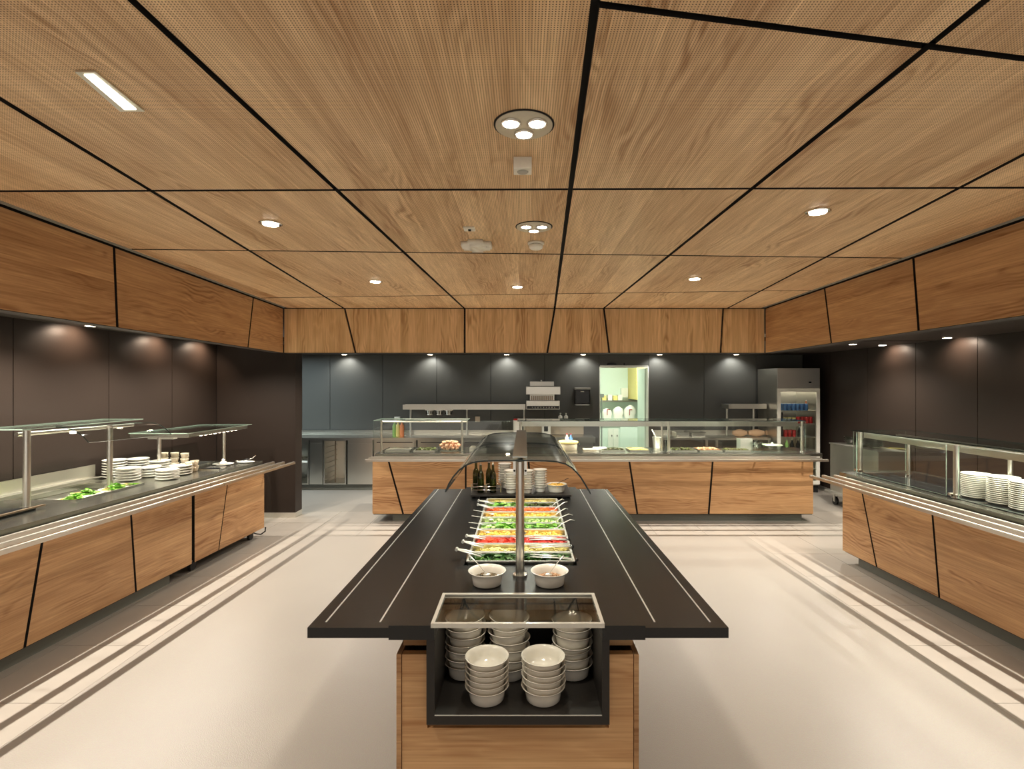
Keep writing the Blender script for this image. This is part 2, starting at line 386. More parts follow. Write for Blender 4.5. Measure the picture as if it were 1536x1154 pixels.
for k in range(6):
    t0, b0 = bs[k]; t1, b1 = bs[k+1]
    a = [(XA(b0, YF)+g, YF, FB), (XA(b1, YF)-g, YF, FB), (XA(t1, YF)-g, YF, CEIL-.008), (XA(t0, YF)+g, YF, CEIL-.008)]
    B().hexa(a, [(v[0], v[1]+.025, v[2]) for v in a]).build('panel', 'oak_z', T2)
B().box(lx(Lft, YF), lx(Rgt, YF), YF-.002, YF+.11, FB-.004, FB).build('edge_strip', 'soffit', T2)

# ------------------------------------------------------------------ walls
def seampanels(par, axis, fixed, cuts, z0, z1, sgn, mat='black_panel', th=.02):
    for a, b_ in zip(cuts[:-1], cuts[1:]):
        if axis == 'Y': B().box(min(fixed, fixed+sgn*th), max(fixed, fixed+sgn*th), a+.004, b_-.004, z0, z1).build('panel', mat, par)
        else: B().box(a+.004, b_-.004, min(fixed, fixed+sgn*th), max(fixed, fixed+sgn*th), z0, z1).build('panel', mat, par)
wl = B().box(WLX-.15, WLX-.02, -4, 7.15, 0, SOF).build('wall_left', 'gap', kind='structure')
seampanels(wl, 'Y', WLX-.02, [-4, -2.4, -1.5, -.5, .45, 1.4, 2.35, 3.32, 4.30, 5.29, 6.24, 7.14], .08, SOF, 1, 'brown_panel')
B().box(WLX, WLX+.012, -4, 7.14, 0, .08).build('baseboard_left', 'alu', kind='structure')
# wall end beside the left counter
PY0, PY1 = 7.15, 7.36; PX = XA(443, 7.15)
pc = B().box(-6.2, PX-.02, PY0+.02, PY1-.02, 0, SOF).build('wall_pier', 'gap', kind='structure')
B().box(WLX, PX, PY0, PY0+.02, .07, SOF).build('panel', 'brown_panel', pc)
B().box(PX-.02, PX, PY0+.021, PY1, .07, SOF).build('panel', 'brown_panel', pc)
B().box(WLX, PX+.001, PY0-.006, PY0+.02, 0, .07).build('skirting', 'alu', pc)
B().box(PX-.02, PX+.004, PY0+.02, PY1, 0, .07).build('skirting', 'alu', pc)
wr = B().box(WRX+.02, WRX+.15, -4, WBY+.1, 0, SOF).build('wall_right', 'gap', kind='structure')
seampanels(wr, 'Y', WRX+.02, [-4, -2.8, -1.85, -.9, .05, 1.0, 1.95, 2.95, 3.95, 4.95, 5.90, 6.83, 7.79, 8.74, 9.58], .08, SOF, -1, 'brown_panel')
B().box(WRX-.012, WRX, -4, 9.58, 0, .08).build('baseboard_right', 'alu', kind='structure')
DX0, DX1, DZ = XA(899, WBY), XA(973, WBY), ZA(550, WBY)
wb = B().box(-6.2, DX0, WBY+.02, WBY+.14, 0, SOF).box(DX1, 5.23, WBY+.02, WBY+.14, 0, SOF).box(DX0, DX1, WBY+.02, WBY+.14, DZ, SOF).build('wall_back', 'gap', kind='structure')
bx = [-6.2, -5.0]+[XA(p, WBY) for p in (453, 495, 574, 655, 736, 817, 899)]
seampanels(wb, 'X', WBY+.02, bx, .08, SOF, -1)
seampanels(wb, 'X', WBY+.02, [XA(p, WBY) for p in (973, 1056, 1135)]+[5.08], .08, SOF, -1)
B().box(DX0+.004, DX1-.004, WBY, WBY+.02, DZ+.02, SOF).build('panel', 'black_panel', wb)
B().box(-6.2, DX0, WBY-.012, WBY, 0, .08).box(DX1, 5.07, WBY-.012, WBY, 0, .08).build('baseboard_back', 'alu', kind='structure')
B().box(-6.35, -6.2, 7.3, 9.8, 0, SOF).build('wall_side_room', 'black_panel', kind='structure')

# ------------------------------------------------------------------ floor (resin field with tile bands along the counters)
FL = B().box(-6.4, 6.0, -4, 13.2, -.12, -.012).box(-2.60, 2.65, -4, 6.28, -.012, 0).box(-6.2, 5.2, 7.5, 13.1, -.012, 0).build('floor', 'floor', kind='structure')
B().box(-6.2, -2.601, -4, 7.499, -.011, -.0035).box(2.651, 5.2, -4, 7.499, -.011, -.0035).box(-2.60, 2.65, 6.281, 7.499, -.011, -.0035).build('tile_bed', 'grout', FL)
def tile(x0, x1, y0, y1): B().box(x0+.002, x1-.002, y0+.002, y1-.002, -.0034, 0).build('tile', 'tile', FL)
for k in range(15):
    y0 = 6.28-.66*(k+1); y1 = y0+.66
    if y1 < 0: break
    tile(-3.20, -2.60, y0, y1); tile(-3.86, -3.20, y0, y1)
    tile(2.65, 3.25, y0, y1); tile(3.25, 3.91, y0, y1)
for k in range(19):
    x0 = -6.2+.6*k
    for (y0, y1) in ((6.28, 6.89), (6.89, 7.5)): tile(x0, x0+.6, y0, y1)
for k in range(2):
    for j in range(9): tile(3.91+.6*k, 4.51+.6*k, 6.28-.66*(j+1), 6.28-.66*j)
B().box(-6.2, -3.861, -4, 6.279, -.003, -.0005).build('floor_strip', 'floor', FL)
# ------------------------------------------------------------------ serving counters
class Fr:
    """frame of a counter: s towards the aisle, t along the front, z up"""
    def __init__(s, p1, t1, n, d): s.p = p1; s.t1 = t1; s.n = n; s.d = d
    def w(s, a, t, z): return (s.p[0]+a*s.n[0]+(t-s.t1)*s.d[0], s.p[1]+a*s.n[1]+(t-s.t1)*s.d[1], z)
    def tpx(s, px, a=0):
        k = (px-CX)/F; x0 = s.p[0]+a*s.n[0]-k*(s.p[1]+a*s.n[1]); return s.t1-x0/(s.d[0]-k*s.d[1])
def unit(dd): L_ = math.hypot(*dd); return (dd[0]/L_, dd[1]/L_)
dl = unit((.0452, 1)); FLt = Fr((-3.08, 6.24), 6.24, (dl[1], -dl[0]), dl)
dr = unit((-.032, 1)); FRt = Fr((3.255, 5.38), 5.38, (-dr[1], dr[0]), dr)
FBk = Fr((0, 6.9), 0, (0, -1), (1, 0))
PZ0, PZ1 = .114, .80
def panels(fr, seams_, par, mat, g0=.010):
    for (t0, b0), (t1, b1) in zip(seams_[:-1], seams_[1:]):
        s_ = 1 if t1 > t0 else -1
        a = [fr.w(0, b0+s_*g0, PZ0), fr.w(0, b1-s_*g0, PZ0), fr.w(0, t1-s_*g0, PZ1), fr.w(0, t0+s_*g0, PZ1)]
        c = [fr.w(-.02, b0+s_*g0, PZ0), fr.w(-.02, b1-s_*g0, PZ0), fr.w(-.02, t1-s_*g0, PZ1), fr.w(-.02, t0+s_*g0, PZ1)]
        b_ = B().hexa(a, c); b_.m = [0, 0, 1, 1, 1, 1]; b_.build('front_panel', [mat, 'gap'], par)
def rails(fr, t0, t1, par, smat, offs=(.285, .155, .03), joints=()):
    for o in offs:
        b_ = B(); b_.xf = fr.w
        b_.box(o-.016, o+.016, t0, t1, .846, .868)
        b_.box(o-.012, o+.012, t0, t1, .868, .873)
        b_.build('tray_rail', smat, par)
    t = t0+.35
    while t < t1:
        b_ = B(); b_.xf = fr.w; b_.box(.005, .20, t-.008, t+.008, .834, .846); b_.build('rail_bracket', smat, par); t += .95

# --- left counter
tA = FLt.tpx(290); tE = 6.24
L1 = thing('serving_counter', 'long oak-fronted counter on the left with salad well and steel tray rails', 'counter', FLt.w(0, 2, 0))
b_ = B(); b_.xf = FLt.w; b_.box(-.70, -.022, -1, tA-.02, .10, .86); b_.build('carcass', 'gap', L1)
b_ = B(); b_.xf = FLt.w; b_.box(-.66, -.07, -1, tA-.22, 0, .10); b_.build('plinth', 'plinth', L1)
sl = [(-1, -1), (1.25, 1.15), (2.25, 2.3), (FLt.tpx(65), FLt.tpx(37)), (FLt.tpx(196), FLt.tpx(204)), (tA-.012, tA-.012)]
panels(FLt, sl, L1, 'oak_y')
b_ = B(); b_.xf = FLt.w; b_.box(-.02, .004, -1, tA, PZ1+.006, .862); b_.build('apron', 'steel_deck', L1)  # darker steel stands in for the shade between the tray rails
def wx(s_, t): return FLt.w(s_, t, 0)
WX0, WX1, WY0, WY1 = -4.0, -3.47, 4.08, 4.78     # salad well opening
def deckpoly(x0f, x1f, y0, y1, z0, z1, b_):  # between wall-side X and front edge
    b_.prism([(x0f(y0), y0), (x1f(y0), y0), (x1f(y1), y1), (x0f(y1), y1)], z0, z1)
fe = lambda y: FLt.w(-.03, y, 0)[0]
wb_ = lambda y: WLX+.03
b_ = B(); deckpoly(wb_, fe, -1, WY0, .862, .90, b_); deckpoly(wb_, lambda y: WX0, WY0, WY1, .862, .90, b_)
deckpoly(lambda y: WX1, fe, WY0, WY1, .862, .90, b_); deckpoly(wb_, fe, WY1, 5.01, .862, .90, b_)
b_.build('worktop', 'steel_deck', L1)
b_ = B().box(WX0-.01, WX1+.01, WY0-.01, WY1+.01, .775, .785).box(WX0-.012, WX0-.002, WY0, WY1, .785, .861).box(WX1+.002, WX1+.012, WY0, WY1, .785, .861).box(WX0, WX1, WY0-.012, WY0-.002, .785, .861).box(WX0, WX1, WY1+.002, WY1+.012, .785, .861)
b_.build('well_tub', 'steel_y', L1)
b_ = B().box(WX0-.015, WX0, WY0-.015, WY1+.015, .90, .912).box(WX1, WX1+.015, WY0-.015, WY1+.015, .90, .912).box(WX0, WX1, WY0-.015, WY0, .90, .912).box(WX0, WX1, WY1, WY1+.015, .90, .912)
b_.build('well_rim', 'chrome', L1)
b_ = B()
for k in range(22): b_.box(WX0+.001, WX0+.004, WY0+.03+k*.030, WY0+.044+k*.030, .81, .85)
b_.build('air_slots', 'gap', L1, kind='stuff')
b_ = B().box(WLX+.021, WLX+.035, -1, 5.08, .90, 1.035).box(WLX+.021, WLX+.11, -1, 5.08, .90, .925)
b_.build('backsplash', 'steel_y', L1)
rails(FLt, -1, tA-.005, L1, 'steel_y')
L2 = thing('serving_counter', 'short movable oak-fronted counter beside the dark wall end, tray rails overhanging', 'counter', FLt.w(0, 5.7, 0))
b_ = B(); b_.xf = FLt.w; b_.box(-.70, -.022, tA+.02, tE-.01, .13, .86); b_.build('carcass', 'gap', L2)
panels(FLt, [(tA+.012, tA+.012), (FLt.tpx(342), FLt.tpx(328)), (tE+.01, tE+.01)], L2, 'oak_y', .007)
b_ = B(); b_.xf = FLt.w; b_.box(-.70, -.021, tE-.009, tE+.004, PZ0, PZ1); b_.build('end_panel', 'oak_x', L2)
b_ = B(); b_.xf = FLt.w; b_.box(-.02, .004, tA+.01, tE, PZ1+.006, .862); b_.build('apron', 'steel_deck', L2)  # shade between the rails put into the darker steel here too
b_ = B(); b_.prism([(WLX+.16, 5.015), (fe(5.015), 5.015), (fe(6.26), 6.26), (WLX+.2, 6.26)], .862, .90); b_.build('worktop', 'steel_deck', L2)
rails(FLt, tA+.005, 6.40, L2, 'steel_y')
for (s_, t) in ((-.10, tA+.12), (-.10, tE-.12), (-.60, tA+.12), (-.60, tE-.12)):
    p = FLt.w(s_, t, .045)
    cs = B().cyl((p[0]-.015, p[1], .045), (p[0]+.015, p[1], .045), .045, 14).build('castor', 'rubber', L2)
    B().box(p[0]-.03, p[0]+.03, p[1]-.022, p[1]+.022, .092, .13).build('castor_plate', 'alu', cs)
# cable end under the movable unit
p = FLt.w(-.08, tE+.04, 0)
solo(B().tube([(p[0]-.1, p[1]-.12, .10), (p[0]-.02, p[1]-.02, .03), (p[0]+.02, p[1], .02), (p[0]+.06, p[1]+.02, .05), (p[0]+.05, p[1]+.05, .09)], .008, 6), 'power_cable', 'black', 'black cable end curling out under the movable left counter', 'cable')

# --- right counter
R1 = thing('serving_counter', 'oak-fronted counter on the right with black ceramic hob top and plate stacks', 'counter', FRt.w(0, 3.5, 0))
b_ = B(); b_.xf = FRt.w; b_.box(-.78, -.022, -1, 5.37, .10, .86); b_.build('carcass', 'gap', R1)
b_ = B(); b_.xf = FRt.w; b_.box(-.70, -.07, -1, 5.24, 0, .10); b_.build('plinth', 'plinth', R1)
panels(FRt, [(-1, -1), (.9, .8), (2.1, 2.2), (3.05, 3.0), (FRt.tpx(1398), FRt.tpx(1409)), (FRt.tpx(1292), FRt.tpx(1315)), (5.39, 5.39)], R1, 'oak_y')
b_ = B(); b_.xf = FRt.w; b_.box(-.78, -.021, 5.371, 5.385, PZ0, PZ1); b_.build('end_panel', 'oak_x', R1)
b_ = B(); b_.xf = FRt.w; b_.box(-.02, .004, -1, 5.38, PZ1+.006, .862); b_.build('apron', 'steel_deck', R1)  # darker steel again, standing in for shade behind the rails
b_ = B(); b_.xf = FRt.w; b_.bbox(-.85, -.03, -1, 5.48, .862, .90, .004); b_.build('worktop', 'steel_deck', R1)
b_ = B(); b_.xf = FRt.w; b_.box(-.74, -.13, 2.4, 5.36, .90, .904); b_.build('hob_glass', 'ceran', R1)
rails(FRt, -1, 5.45, R1, 'steel_y', (.290, .160, .035))
# --- back counter
BX0, BX1 = XA(558, 6.9), XA(1221, 6.9)
K1 = thing('serving_counter', 'wide oak-fronted counter across the back with glass guards and steel rails', 'counter', ((BX0+BX1)/2, 6.9, 0))
b_ = B().box(BX0+.012, BX1-.012, 6.922, 7.58, .10, .86).build('carcass', 'gap', K1)
B().box(BX0+.25, BX1-.12, 6.98, 7.5, 0, .10).build('plinth', 'plinth', K1)
kk = [(558, 558), (583, 604.6), (698.6, 698.6), (793, 797), (944, 956), (1069, 1063), (1221, 1221)]
panels(FBk, [(XA(a, 6.9), XA(b2, 6.9)) for a, b2 in kk], K1, 'oak_x', .012)
for x in (BX0, BX1-.012): B().box(x, x+.012, 6.921, 7.58, PZ0, PZ1).build('end_panel', 'oak_y', K1)
B().box(BX0, BX1, 6.896, 6.92, PZ1+.006, .862).build('apron', 'steel_x', K1)
B().bbox(XA(562, 6.9), XA(1236, 6.9), 6.93, 7.64, .862, .90, .004).build('worktop', 'steel_deck', K1)
for o in (.32, .18, .045):
    B().box(XA(547, 6.56), XA(1240, 6.56)+.03, 6.9-o-.016, 6.9-o+.016, .846, .868).box(XA(547, 6.56), XA(1240, 6.56)+.03, 6.9-o-.012, 6.9-o+.012, .868, .873).build('tray_rail', 'steel_x', K1)
for x in (-1.7, -.75, .2, 1.15, 2.1, 3.05, 3.65): B().box(x-.012, x+.012, 6.68, 6.895, .834, .846).build('rail_bracket', 'steel_x', K1)

# ------------------------------------------------------------------ glass guards
def post(par, x, y, z0, z1, r=.019, name='post'):
    p_ = B().cyl((x, y, z0), (x, y, z1), r, 16).build(name, 'steel_z', par)
    B().cyl((x, y, z0+.0005), (x, y, z0+.012), r*1.7, 16).build('flange', 'chrome', p_); return p_
def sheet(par, pts, th, mat='glass', edge='glass_edge_l', name='glass_shelf'):
    """horizontal sheet with coloured edge"""
    b_ = B(); n = len(pts); z = pts[0][2]
    b_.add([(x, y, z) for x, y, _ in pts]+[(x, y, z+th) for x, y, _ in pts], [tuple(range(n))[::-1], tuple(range(n, 2*n))])
    b_.mi = 1; b_.add([(x, y, z) for x, y, _ in pts]+[(x, y, z+th) for x, y, _ in pts], [(i, (i+1) % n, n+(i+1) % n, n+i) for i in range(n)])
    return b_.build(name, [mat, edge], par)
def upright(par, x0, y0, x1, y1, z0, z1, th=.008, name='front_glass', mat='glass', edge='glass_edge_l'):
    d = Vector((x1-x0, y1-y0)).normalized(); n = Vector((-d.y, d.x))*th/2
    q = [(x0+n.x, y0+n.y), (x1+n.x, y1+n.y), (x1-n.x, y1-n.y), (x0-n.x, y0-n.y)]
    b_ = B(); A = [(x, y, z0) for x, y in q]; D = [(x, y, z1) for x, y in q]
    b_.add(A+D, [(0, 1, 5, 4), (2, 3, 7, 6)]); b_.mi = 1; b_.add(A+D, [(3, 2, 1, 0), (4, 5, 6, 7), (1, 2, 6, 5), (3, 0, 4, 7)])
    return b_.build(name, [mat, edge], par)
def curved(par, x0, x1, prof, th=.008, name='curved_glass', fn=None, edge='glass_edge'):
    """profile list of (u,z); extruded between x0 and x1; fn maps (extr,u,z)->world"""
    b_ = B(); n = len(prof); off = []
    for i in range(n):
        a = Vector(prof[max(i-1, 0)]); c = Vector(prof[min(i+1, n-1)]); d = (c-a).normalized(); nn = Vector((-d.y, d.x))*th; off.append((prof[i][0]+nn.x, prof[i][1]+nn.y))
    vs = [fn(e, u, z) for e in (x0, x1) for u, z in prof]+[fn(e, u, z) for e in (x0, x1) for u, z in off]
    fs = [(i, i+1, n+i+1, n+i) for i in range(n-1)]+[(2*n+i, 2*n+i+1, 3*n+i+1, 3*n+i) for i in range(n-1)]
    b_.add(vs, fs, True); b_.mi = 1
    ef = [(i, i+1, 2*n+i+1, 2*n+i) for i in range(n-1)]+[(n+i, n+i+1, 3*n+i+1, 3*n+i) for i in range(n-1)]+[(0, n, 3*n, 2*n), (n-1, 2*n-1, 4*n-1, 3*n-1)]
    b_.add(vs, ef); return b_.build(name, [mat_g, edge], par)
mat_g = 'glass'
# left guard over the salad well
g1 = thing('sneeze_guard', 'curved glass guard on two steel posts over the left salad well', 'glass guard', (-3.66, 4.2, .90))
post(g1, -3.64, 3.855, .90, 1.47, .023); post(g1, -3.665, 4.66, .90, 1.45, .023)
gz = 1.475
sheet(g1, [(-3.98, 3.78, gz), (-3.60, 3.78, gz), (-3.60, 4.98, gz-.03), (-3.98, 4.98, gz-.03)], .008, 'glass_dark')
prof = [(-3.60+.0, gz), (-3.52, gz-.006), (-3.45, gz-.03), (-3.39, gz-.075), (-3.35, gz-.12)]
curved(g1, 4.05, 5.0, prof, .007, 'curved_glass', lambda e, u, z: (u, e, z-(e-4.05)*.03))
B().cyl((-3.70, 3.84, 1.44), (-3.70, 4.98, 1.425), .017, 12).build('lamp_rail', 'steel_y', g1)
for y in (4.32,): B().cyl((-3.70, y, 1.418), (-3.70, y, 1.405), .02, 12).build('lamp_head', 'lamp', g1)
# second left guard (flat)
g2 = thing('sneeze_guard', 'flat glass shelf guard on two posts at the far end of the left counter', 'glass guard', (-3.7, 5.8, .90))
post(g2, XA(239, 5.5), 5.5, .90, 1.285, .019); post(g2, XA(336, 6.2), 6.2, .90, 1.285, .019)
x0, x1 = -4.04, -3.44
sheet(g2, [(x0, 5.38, 1.302), (x1, 5.38, 1.302), (x1+.02, 6.62, 1.302), (x0, 6.62, 1.302)], .008, 'glass_dark')
B().box(x0, x1, 5.40, 5.44, 1.262, 1.30).build('cross_rail', 'steel_x', g2)
B().box(x1-.04, x1, 5.445, 6.55, 1.262, 1.30).build('side_rail', 'steel_y', g2)
B().box(-3.93, -3.66, 5.5, 5.56, 1.235, 1.262).build('heat_lamp', 'alu', g2)
for k in range(9): B().box(x1-.03, x1-.012, 5.62+k*.085, 5.655+k*.085, 1.258, 1.262).build('lamp_led', 'lamp', g2)
# right guard
g3 = thing('sneeze_guard', 'long grey glass display guard on brass-toned posts over the right counter', 'glass guard', (3.5, 4, .904))
for (x, y) in ((3.44, 5.39), (3.43, 4.18), (3.50, 2.9)):
    post(g3, x, y, .905, 1.325, .02)
    B().cyl((x-.035, y-.03, .93), (x+.0, y-.03, .93), .012, 8).cyl((x-.035, y+.03, .93), (x, y+.03, .93), .012, 8).build('clamp', 'chrome', g3)
post(g3, 3.76, 4.07, .905, 1.29, .017); post(g3, 3.80, 5.2, .905, 1.29, .017)
sheet(g3, [(3.39, 5.47, 1.327), (3.50, 3.87, 1.327), (3.58, 2.4, 1.327), (4.0, 2.4, 1.327), (4.0, 5.47, 1.327)], .009, 'glass_dark', 'glass_edge')
upright(g3, 3.385, 5.36, 3.40, 4.24, .912, 1.322); upright(g3, 3.40, 4.12, 3.50, 2.4, .912, 1.322)
upright(g3, 3.41, 5.45, 3.95, 5.45, .912, 1.322, name='end_glass')
B().box(3.47, 3.51, 2.5, 5.38, 1.265, 1.318).build('lamp_box', 'steel_y', g3)
B().box(3.478, 3.502, 2.55, 5.3, 1.2643, 1.2649).build('light_strip', 'lampsoft', g3)
B().box(3.74, 3.78, 2.5, 5.30, 1.27, 1.31).build('rear_rail', 'steel_y', g3)
for y in (4.02, 3.2): B().box(3.515, 3.73, y, y+.03, 1.275, 1.315).build('cross_brace', 'steel_x', g3)
# back guards
g4 = thing('sneeze_guard', 'left glass guard on two thin posts above the egg bowl', 'glass guard', (-1.3, 7.1, .9))
for px in (572, 693): post(g4, XA(px, 7.1), 7.1, .90, 1.32, .015)
sheet(g4, [(XA(560, 7.0), 7.0, 1.325), (XA(700, 7.0), 7.0, 1.325), (XA(700, 7.0), 7.42, 1.325), (XA(560, 7.0), 7.42, 1.325)], .008)
upright(g4, XA(560, 7.03), 7.03, XA(773, 7.03), 7.03, .915, 1.32)
B().cyl((XA(572, 7.13), 7.13, 1.305), (XA(700, 7.13), 7.13, 1.305), .012, 8).build('lamp_rail', 'steel_x', g4)
g5 = thing('sneeze_guard', 'long glass guard with steel lamp box over the right half of the back counter', 'glass guard', (1.9, 7.1, .9))
for px, r in ((781, .019), (993, .012), (1003, .019), (1203, .019)): post(g5, XA(px, 7.1), 7.1, .90, 1.31, r)
sheet(g5, [(XA(776, 7.0), 7.0, 1.318), (XA(1210, 7.0), 7.0, 1.318), (XA(1210, 7.0), 7.48, 1.318), (XA(776, 7.0), 7.48, 1.318)], .009, 'glass', 'glass_edge')
B().box(XA(781, 7.12), XA(1195, 7.12), 7.09, 7.17, 1.245, 1.312).build('lamp_box', 'steel_x', g5)
B().box(XA(790, 7.12), XA(1190, 7.12), 7.10, 7.16, 1.2443, 1.2449).build('light_strip', 'lampsoft', g5)
upright(g5, XA(781, 7.03), 7.03, XA(998, 7.03), 7.03, .915, 1.315); upright(g5, XA(1001, 7.03), 7.03, XA(1208, 7.03), 7.03, .915, 1.315)

# ------------------------------------------------------------------ island
IZ, CZ = .90, .915
I = thing('salad_island', 'central oak salad island with broad black slate top and bowl niche', 'counter', (-.02, 3.0, 0))
fx0, fx1, bx0_, bx1_ = XA(461, 1.953), XA(1093, 1.953), XA(652, 4.56), XA(911, 4.56)
cx0, cx1 = XA(583, 1.94), XA(968, 1.94)
B().prism([(fx0, 1.953), (cx0-.002, 1.953), (cx0+.01, 4.56), (bx0_, 4.56)], .862, IZ).build('slate_wing', 'slate', I)
B().prism([(cx1+.002, 1.953), (fx1, 1.953), (bx1_, 4.56), (cx1-.01, 4.56)], .862, IZ).build('slate_wing', 'slate', I)
for (pa, pb) in ((568, .06), (488, .26)):
    for s_ in (-1, 1):
        x = {(-1, 568): XA(568, 1.98), (-1, 488): XA(486, 1.98), (1, 568): XA(984, 1.98), (1, 488): XA(1068, 1.98)}[(s_, pa)]
        B().prism([(x-.003, 2.0), (x+.003, 2.0), (x+.003-s_*.012, 4.55), (x-.003-s_*.012, 4.55)], IZ, IZ+.0012).build('inlay_strip', 'inlay', I)
NX0, NX1, NY1 = -.330, .288, 2.20     # niche opening in the slab
PX0, PX1, PYA, PYB = -.295, .262, 2.585, 4.07
sl_ = B()
sl_.box(cx0, NX0, 1.938, NY1, .862, CZ).box(NX1, cx1, 1.938, NY1, .862, CZ).box(cx0, cx1, NY1, PYA, .862, CZ)
sl_.box(cx0, PX0, PYA, PYB, .862, CZ).box(PX1, cx1, PYA, PYB, .862, CZ).box(cx0, cx1, PYB, 4.57, .862, CZ)
sl_.build('slate_top', 'slate', I)
B().box(PX0, PX1, PYA, PYB, .74, .75).box(PX0-.006, PX0, PYA, PYB, .74, .86).box(PX1, PX1+.006, PYA, PYB, .74, .86).box(PX0, PX1, PYA-.006, PYA, .74, .86).box(PX0, PX1, PYB, PYB+.006, .74, .86).build('cold_well', 'steel_x', I)
# niche box: walls, floor, back
bxo0, bxo1 = XA(640, 1.95), XA(914, 1.95)
B().box(bxo0, NX0, 1.945, 2.42, .545, .861).box(NX1, bxo1, 1.945, 2.42, .545, .861).box(NX0, NX1, 1.945, 2.42, .545, .582).box(bxo0, bxo1, 2.42, 2.44, .545, .861).build('niche_box', 'slate_d', I)
B().box(NX0, NX1, 1.943, 1.9449, .579, .582).build('niche_trim', 'inlay', I)
# oak base
ox0, ox1, oy = XA(595, 1.985), XA(958, 1.985), 1.985
B().box(ox0+.02, bxo0-.004, oy, oy+.03, .12, .785).box(bxo1+.004, ox1-.02, oy, oy+.03, .12, .785).box(bxo0-.004, bxo1+.004, oy, oy+.03, .12, .508).build('front_panel', 'oak_light', I)
B().box(bxo0-.003, bxo1+.003, oy+.012, oy+.03, .509, .544).build('niche_ledge', 'oak_x', I)
for x in (ox0, ox1-.018): B().box(x, x+.018, oy-.004, oy+2.3, .12, .787).build('side_board', 'oak_light' if False else 'oak_y', I)
B().box(XA(605, 2.05), bxo0-.002, 2.05, 2.07, .787, .861).box(bxo1+.002, XA(949, 2.05), 2.05, 2.07, .787, .861).build('upper_rail', 'oak_light', I)
B().box(ox0+.02, ox1-.02, 2.45, 4.27, .12, .738).build('carcass', 'gap', I)
B().box(ox0+.05, bxo0-.01, 2.1, 4.2, .739, .861).box(bxo1+.01, ox1-.05, 2.1, 4.2, .739, .861).build('support', 'gap', I)
B().box(ox0+.05, ox1-.05, oy+.06, 4.2, 0, .12).build('plinth', 'plinth', I)
B().box(ox0+.02, ox1-.02, 4.271, 4.29, .12, .787).build('rear_panel', 'oak_x', I)
# niche glass cover with frame
nc = thing('glass_cover', 'steel-framed glass lid lying over the bowl niche', 'cover', (-.02, 2.05, .93))
fy0, fy1, fxa, fxb = 1.912, 2.195, XA(646, 1.912), XA(907, 1.912)
B().box(fxa, fxb, fy0, fy0+.013, .918, .934).box(fxa, fxb, fy1-.013, fy1, .918, .934).box(fxa, fxa+.013, fy0+.013, fy1-.013, .918, .934).box(fxb-.013, fxb, fy0+.013, fy1-.013, .918, .934).build('frame', 'rimsteel', nc)
sheet(nc, [(fxa+.013, fy0+.013, .924), (fxb-.013, fy0+.013, .924), (fxb-.013, fy1-.013, .924), (fxa+.013, fy1-.013, .924)], .005, 'glass', 'glass_edge', 'pane')

# island canopy
gc = thing('sneeze_guard', 'arched glass canopy on steel posts over the salad island', 'glass guard', (-.02, 3.1, CZ))
px_ = -.0185; ys = [2.436, 3.11, 3.79]
for y in ys: post(gc, px_, y, CZ, 1.448, .0195)
prof_px = [(670.8, 736.5), (676, 724.5), (682.5, 714), (691, 704.5), (700.6, 697.5), (709, 694), (718.6, 692), (735, 691), (757, 690.6), (780, 690.4), (800, 690.6), (817.7, 691), (834, 692.3), (847, 695.5), (856, 701), (862.8, 707.6), (869, 715), (874, 723), (883.5, 739)]
prof = [(XA(p[0], 2.436), ZA(p[1], 2.436)) for p in prof_px]
for (a, c) in ((2.40, 3.10), (3.115, 3.80)): curved(gc, a, c, prof, .007, 'curved_glass', lambda e, u, z: (u, e, z))
B().box(px_-.034, px_+.034, 2.40, 3.80, 1.470, 1.476).build('spine_plate', 'steel_deck', gc)
B().box(px_-.012, px_+.012, 2.46, 3.77, 1.425, 1.449).build('lamp_bar', 'steel_y', gc)
for y in ys:
    for s_ in (-1, 1):
        k_ = B().box(px_+s_*.020-(.012 if s_ < 0 else 0), px_+s_*.020+(.012 if s_ > 0 else 0), y-.004, y+.004, 1.385, 1.45).build('bracket', 'steel_z', gc)
        B().cyl((px_+s_*.026, y-.004, 1.405), (px_+s_*.026, y-.008, 1.405), .005, 8).build('screw', 'gap', k_)
for k in range(5): B().cyl((px_, 2.6+k*.27, 1.424), (px_, 2.6+k*.27, 1.418), .011, 10).build('lamp_led', 'lamp', gc)
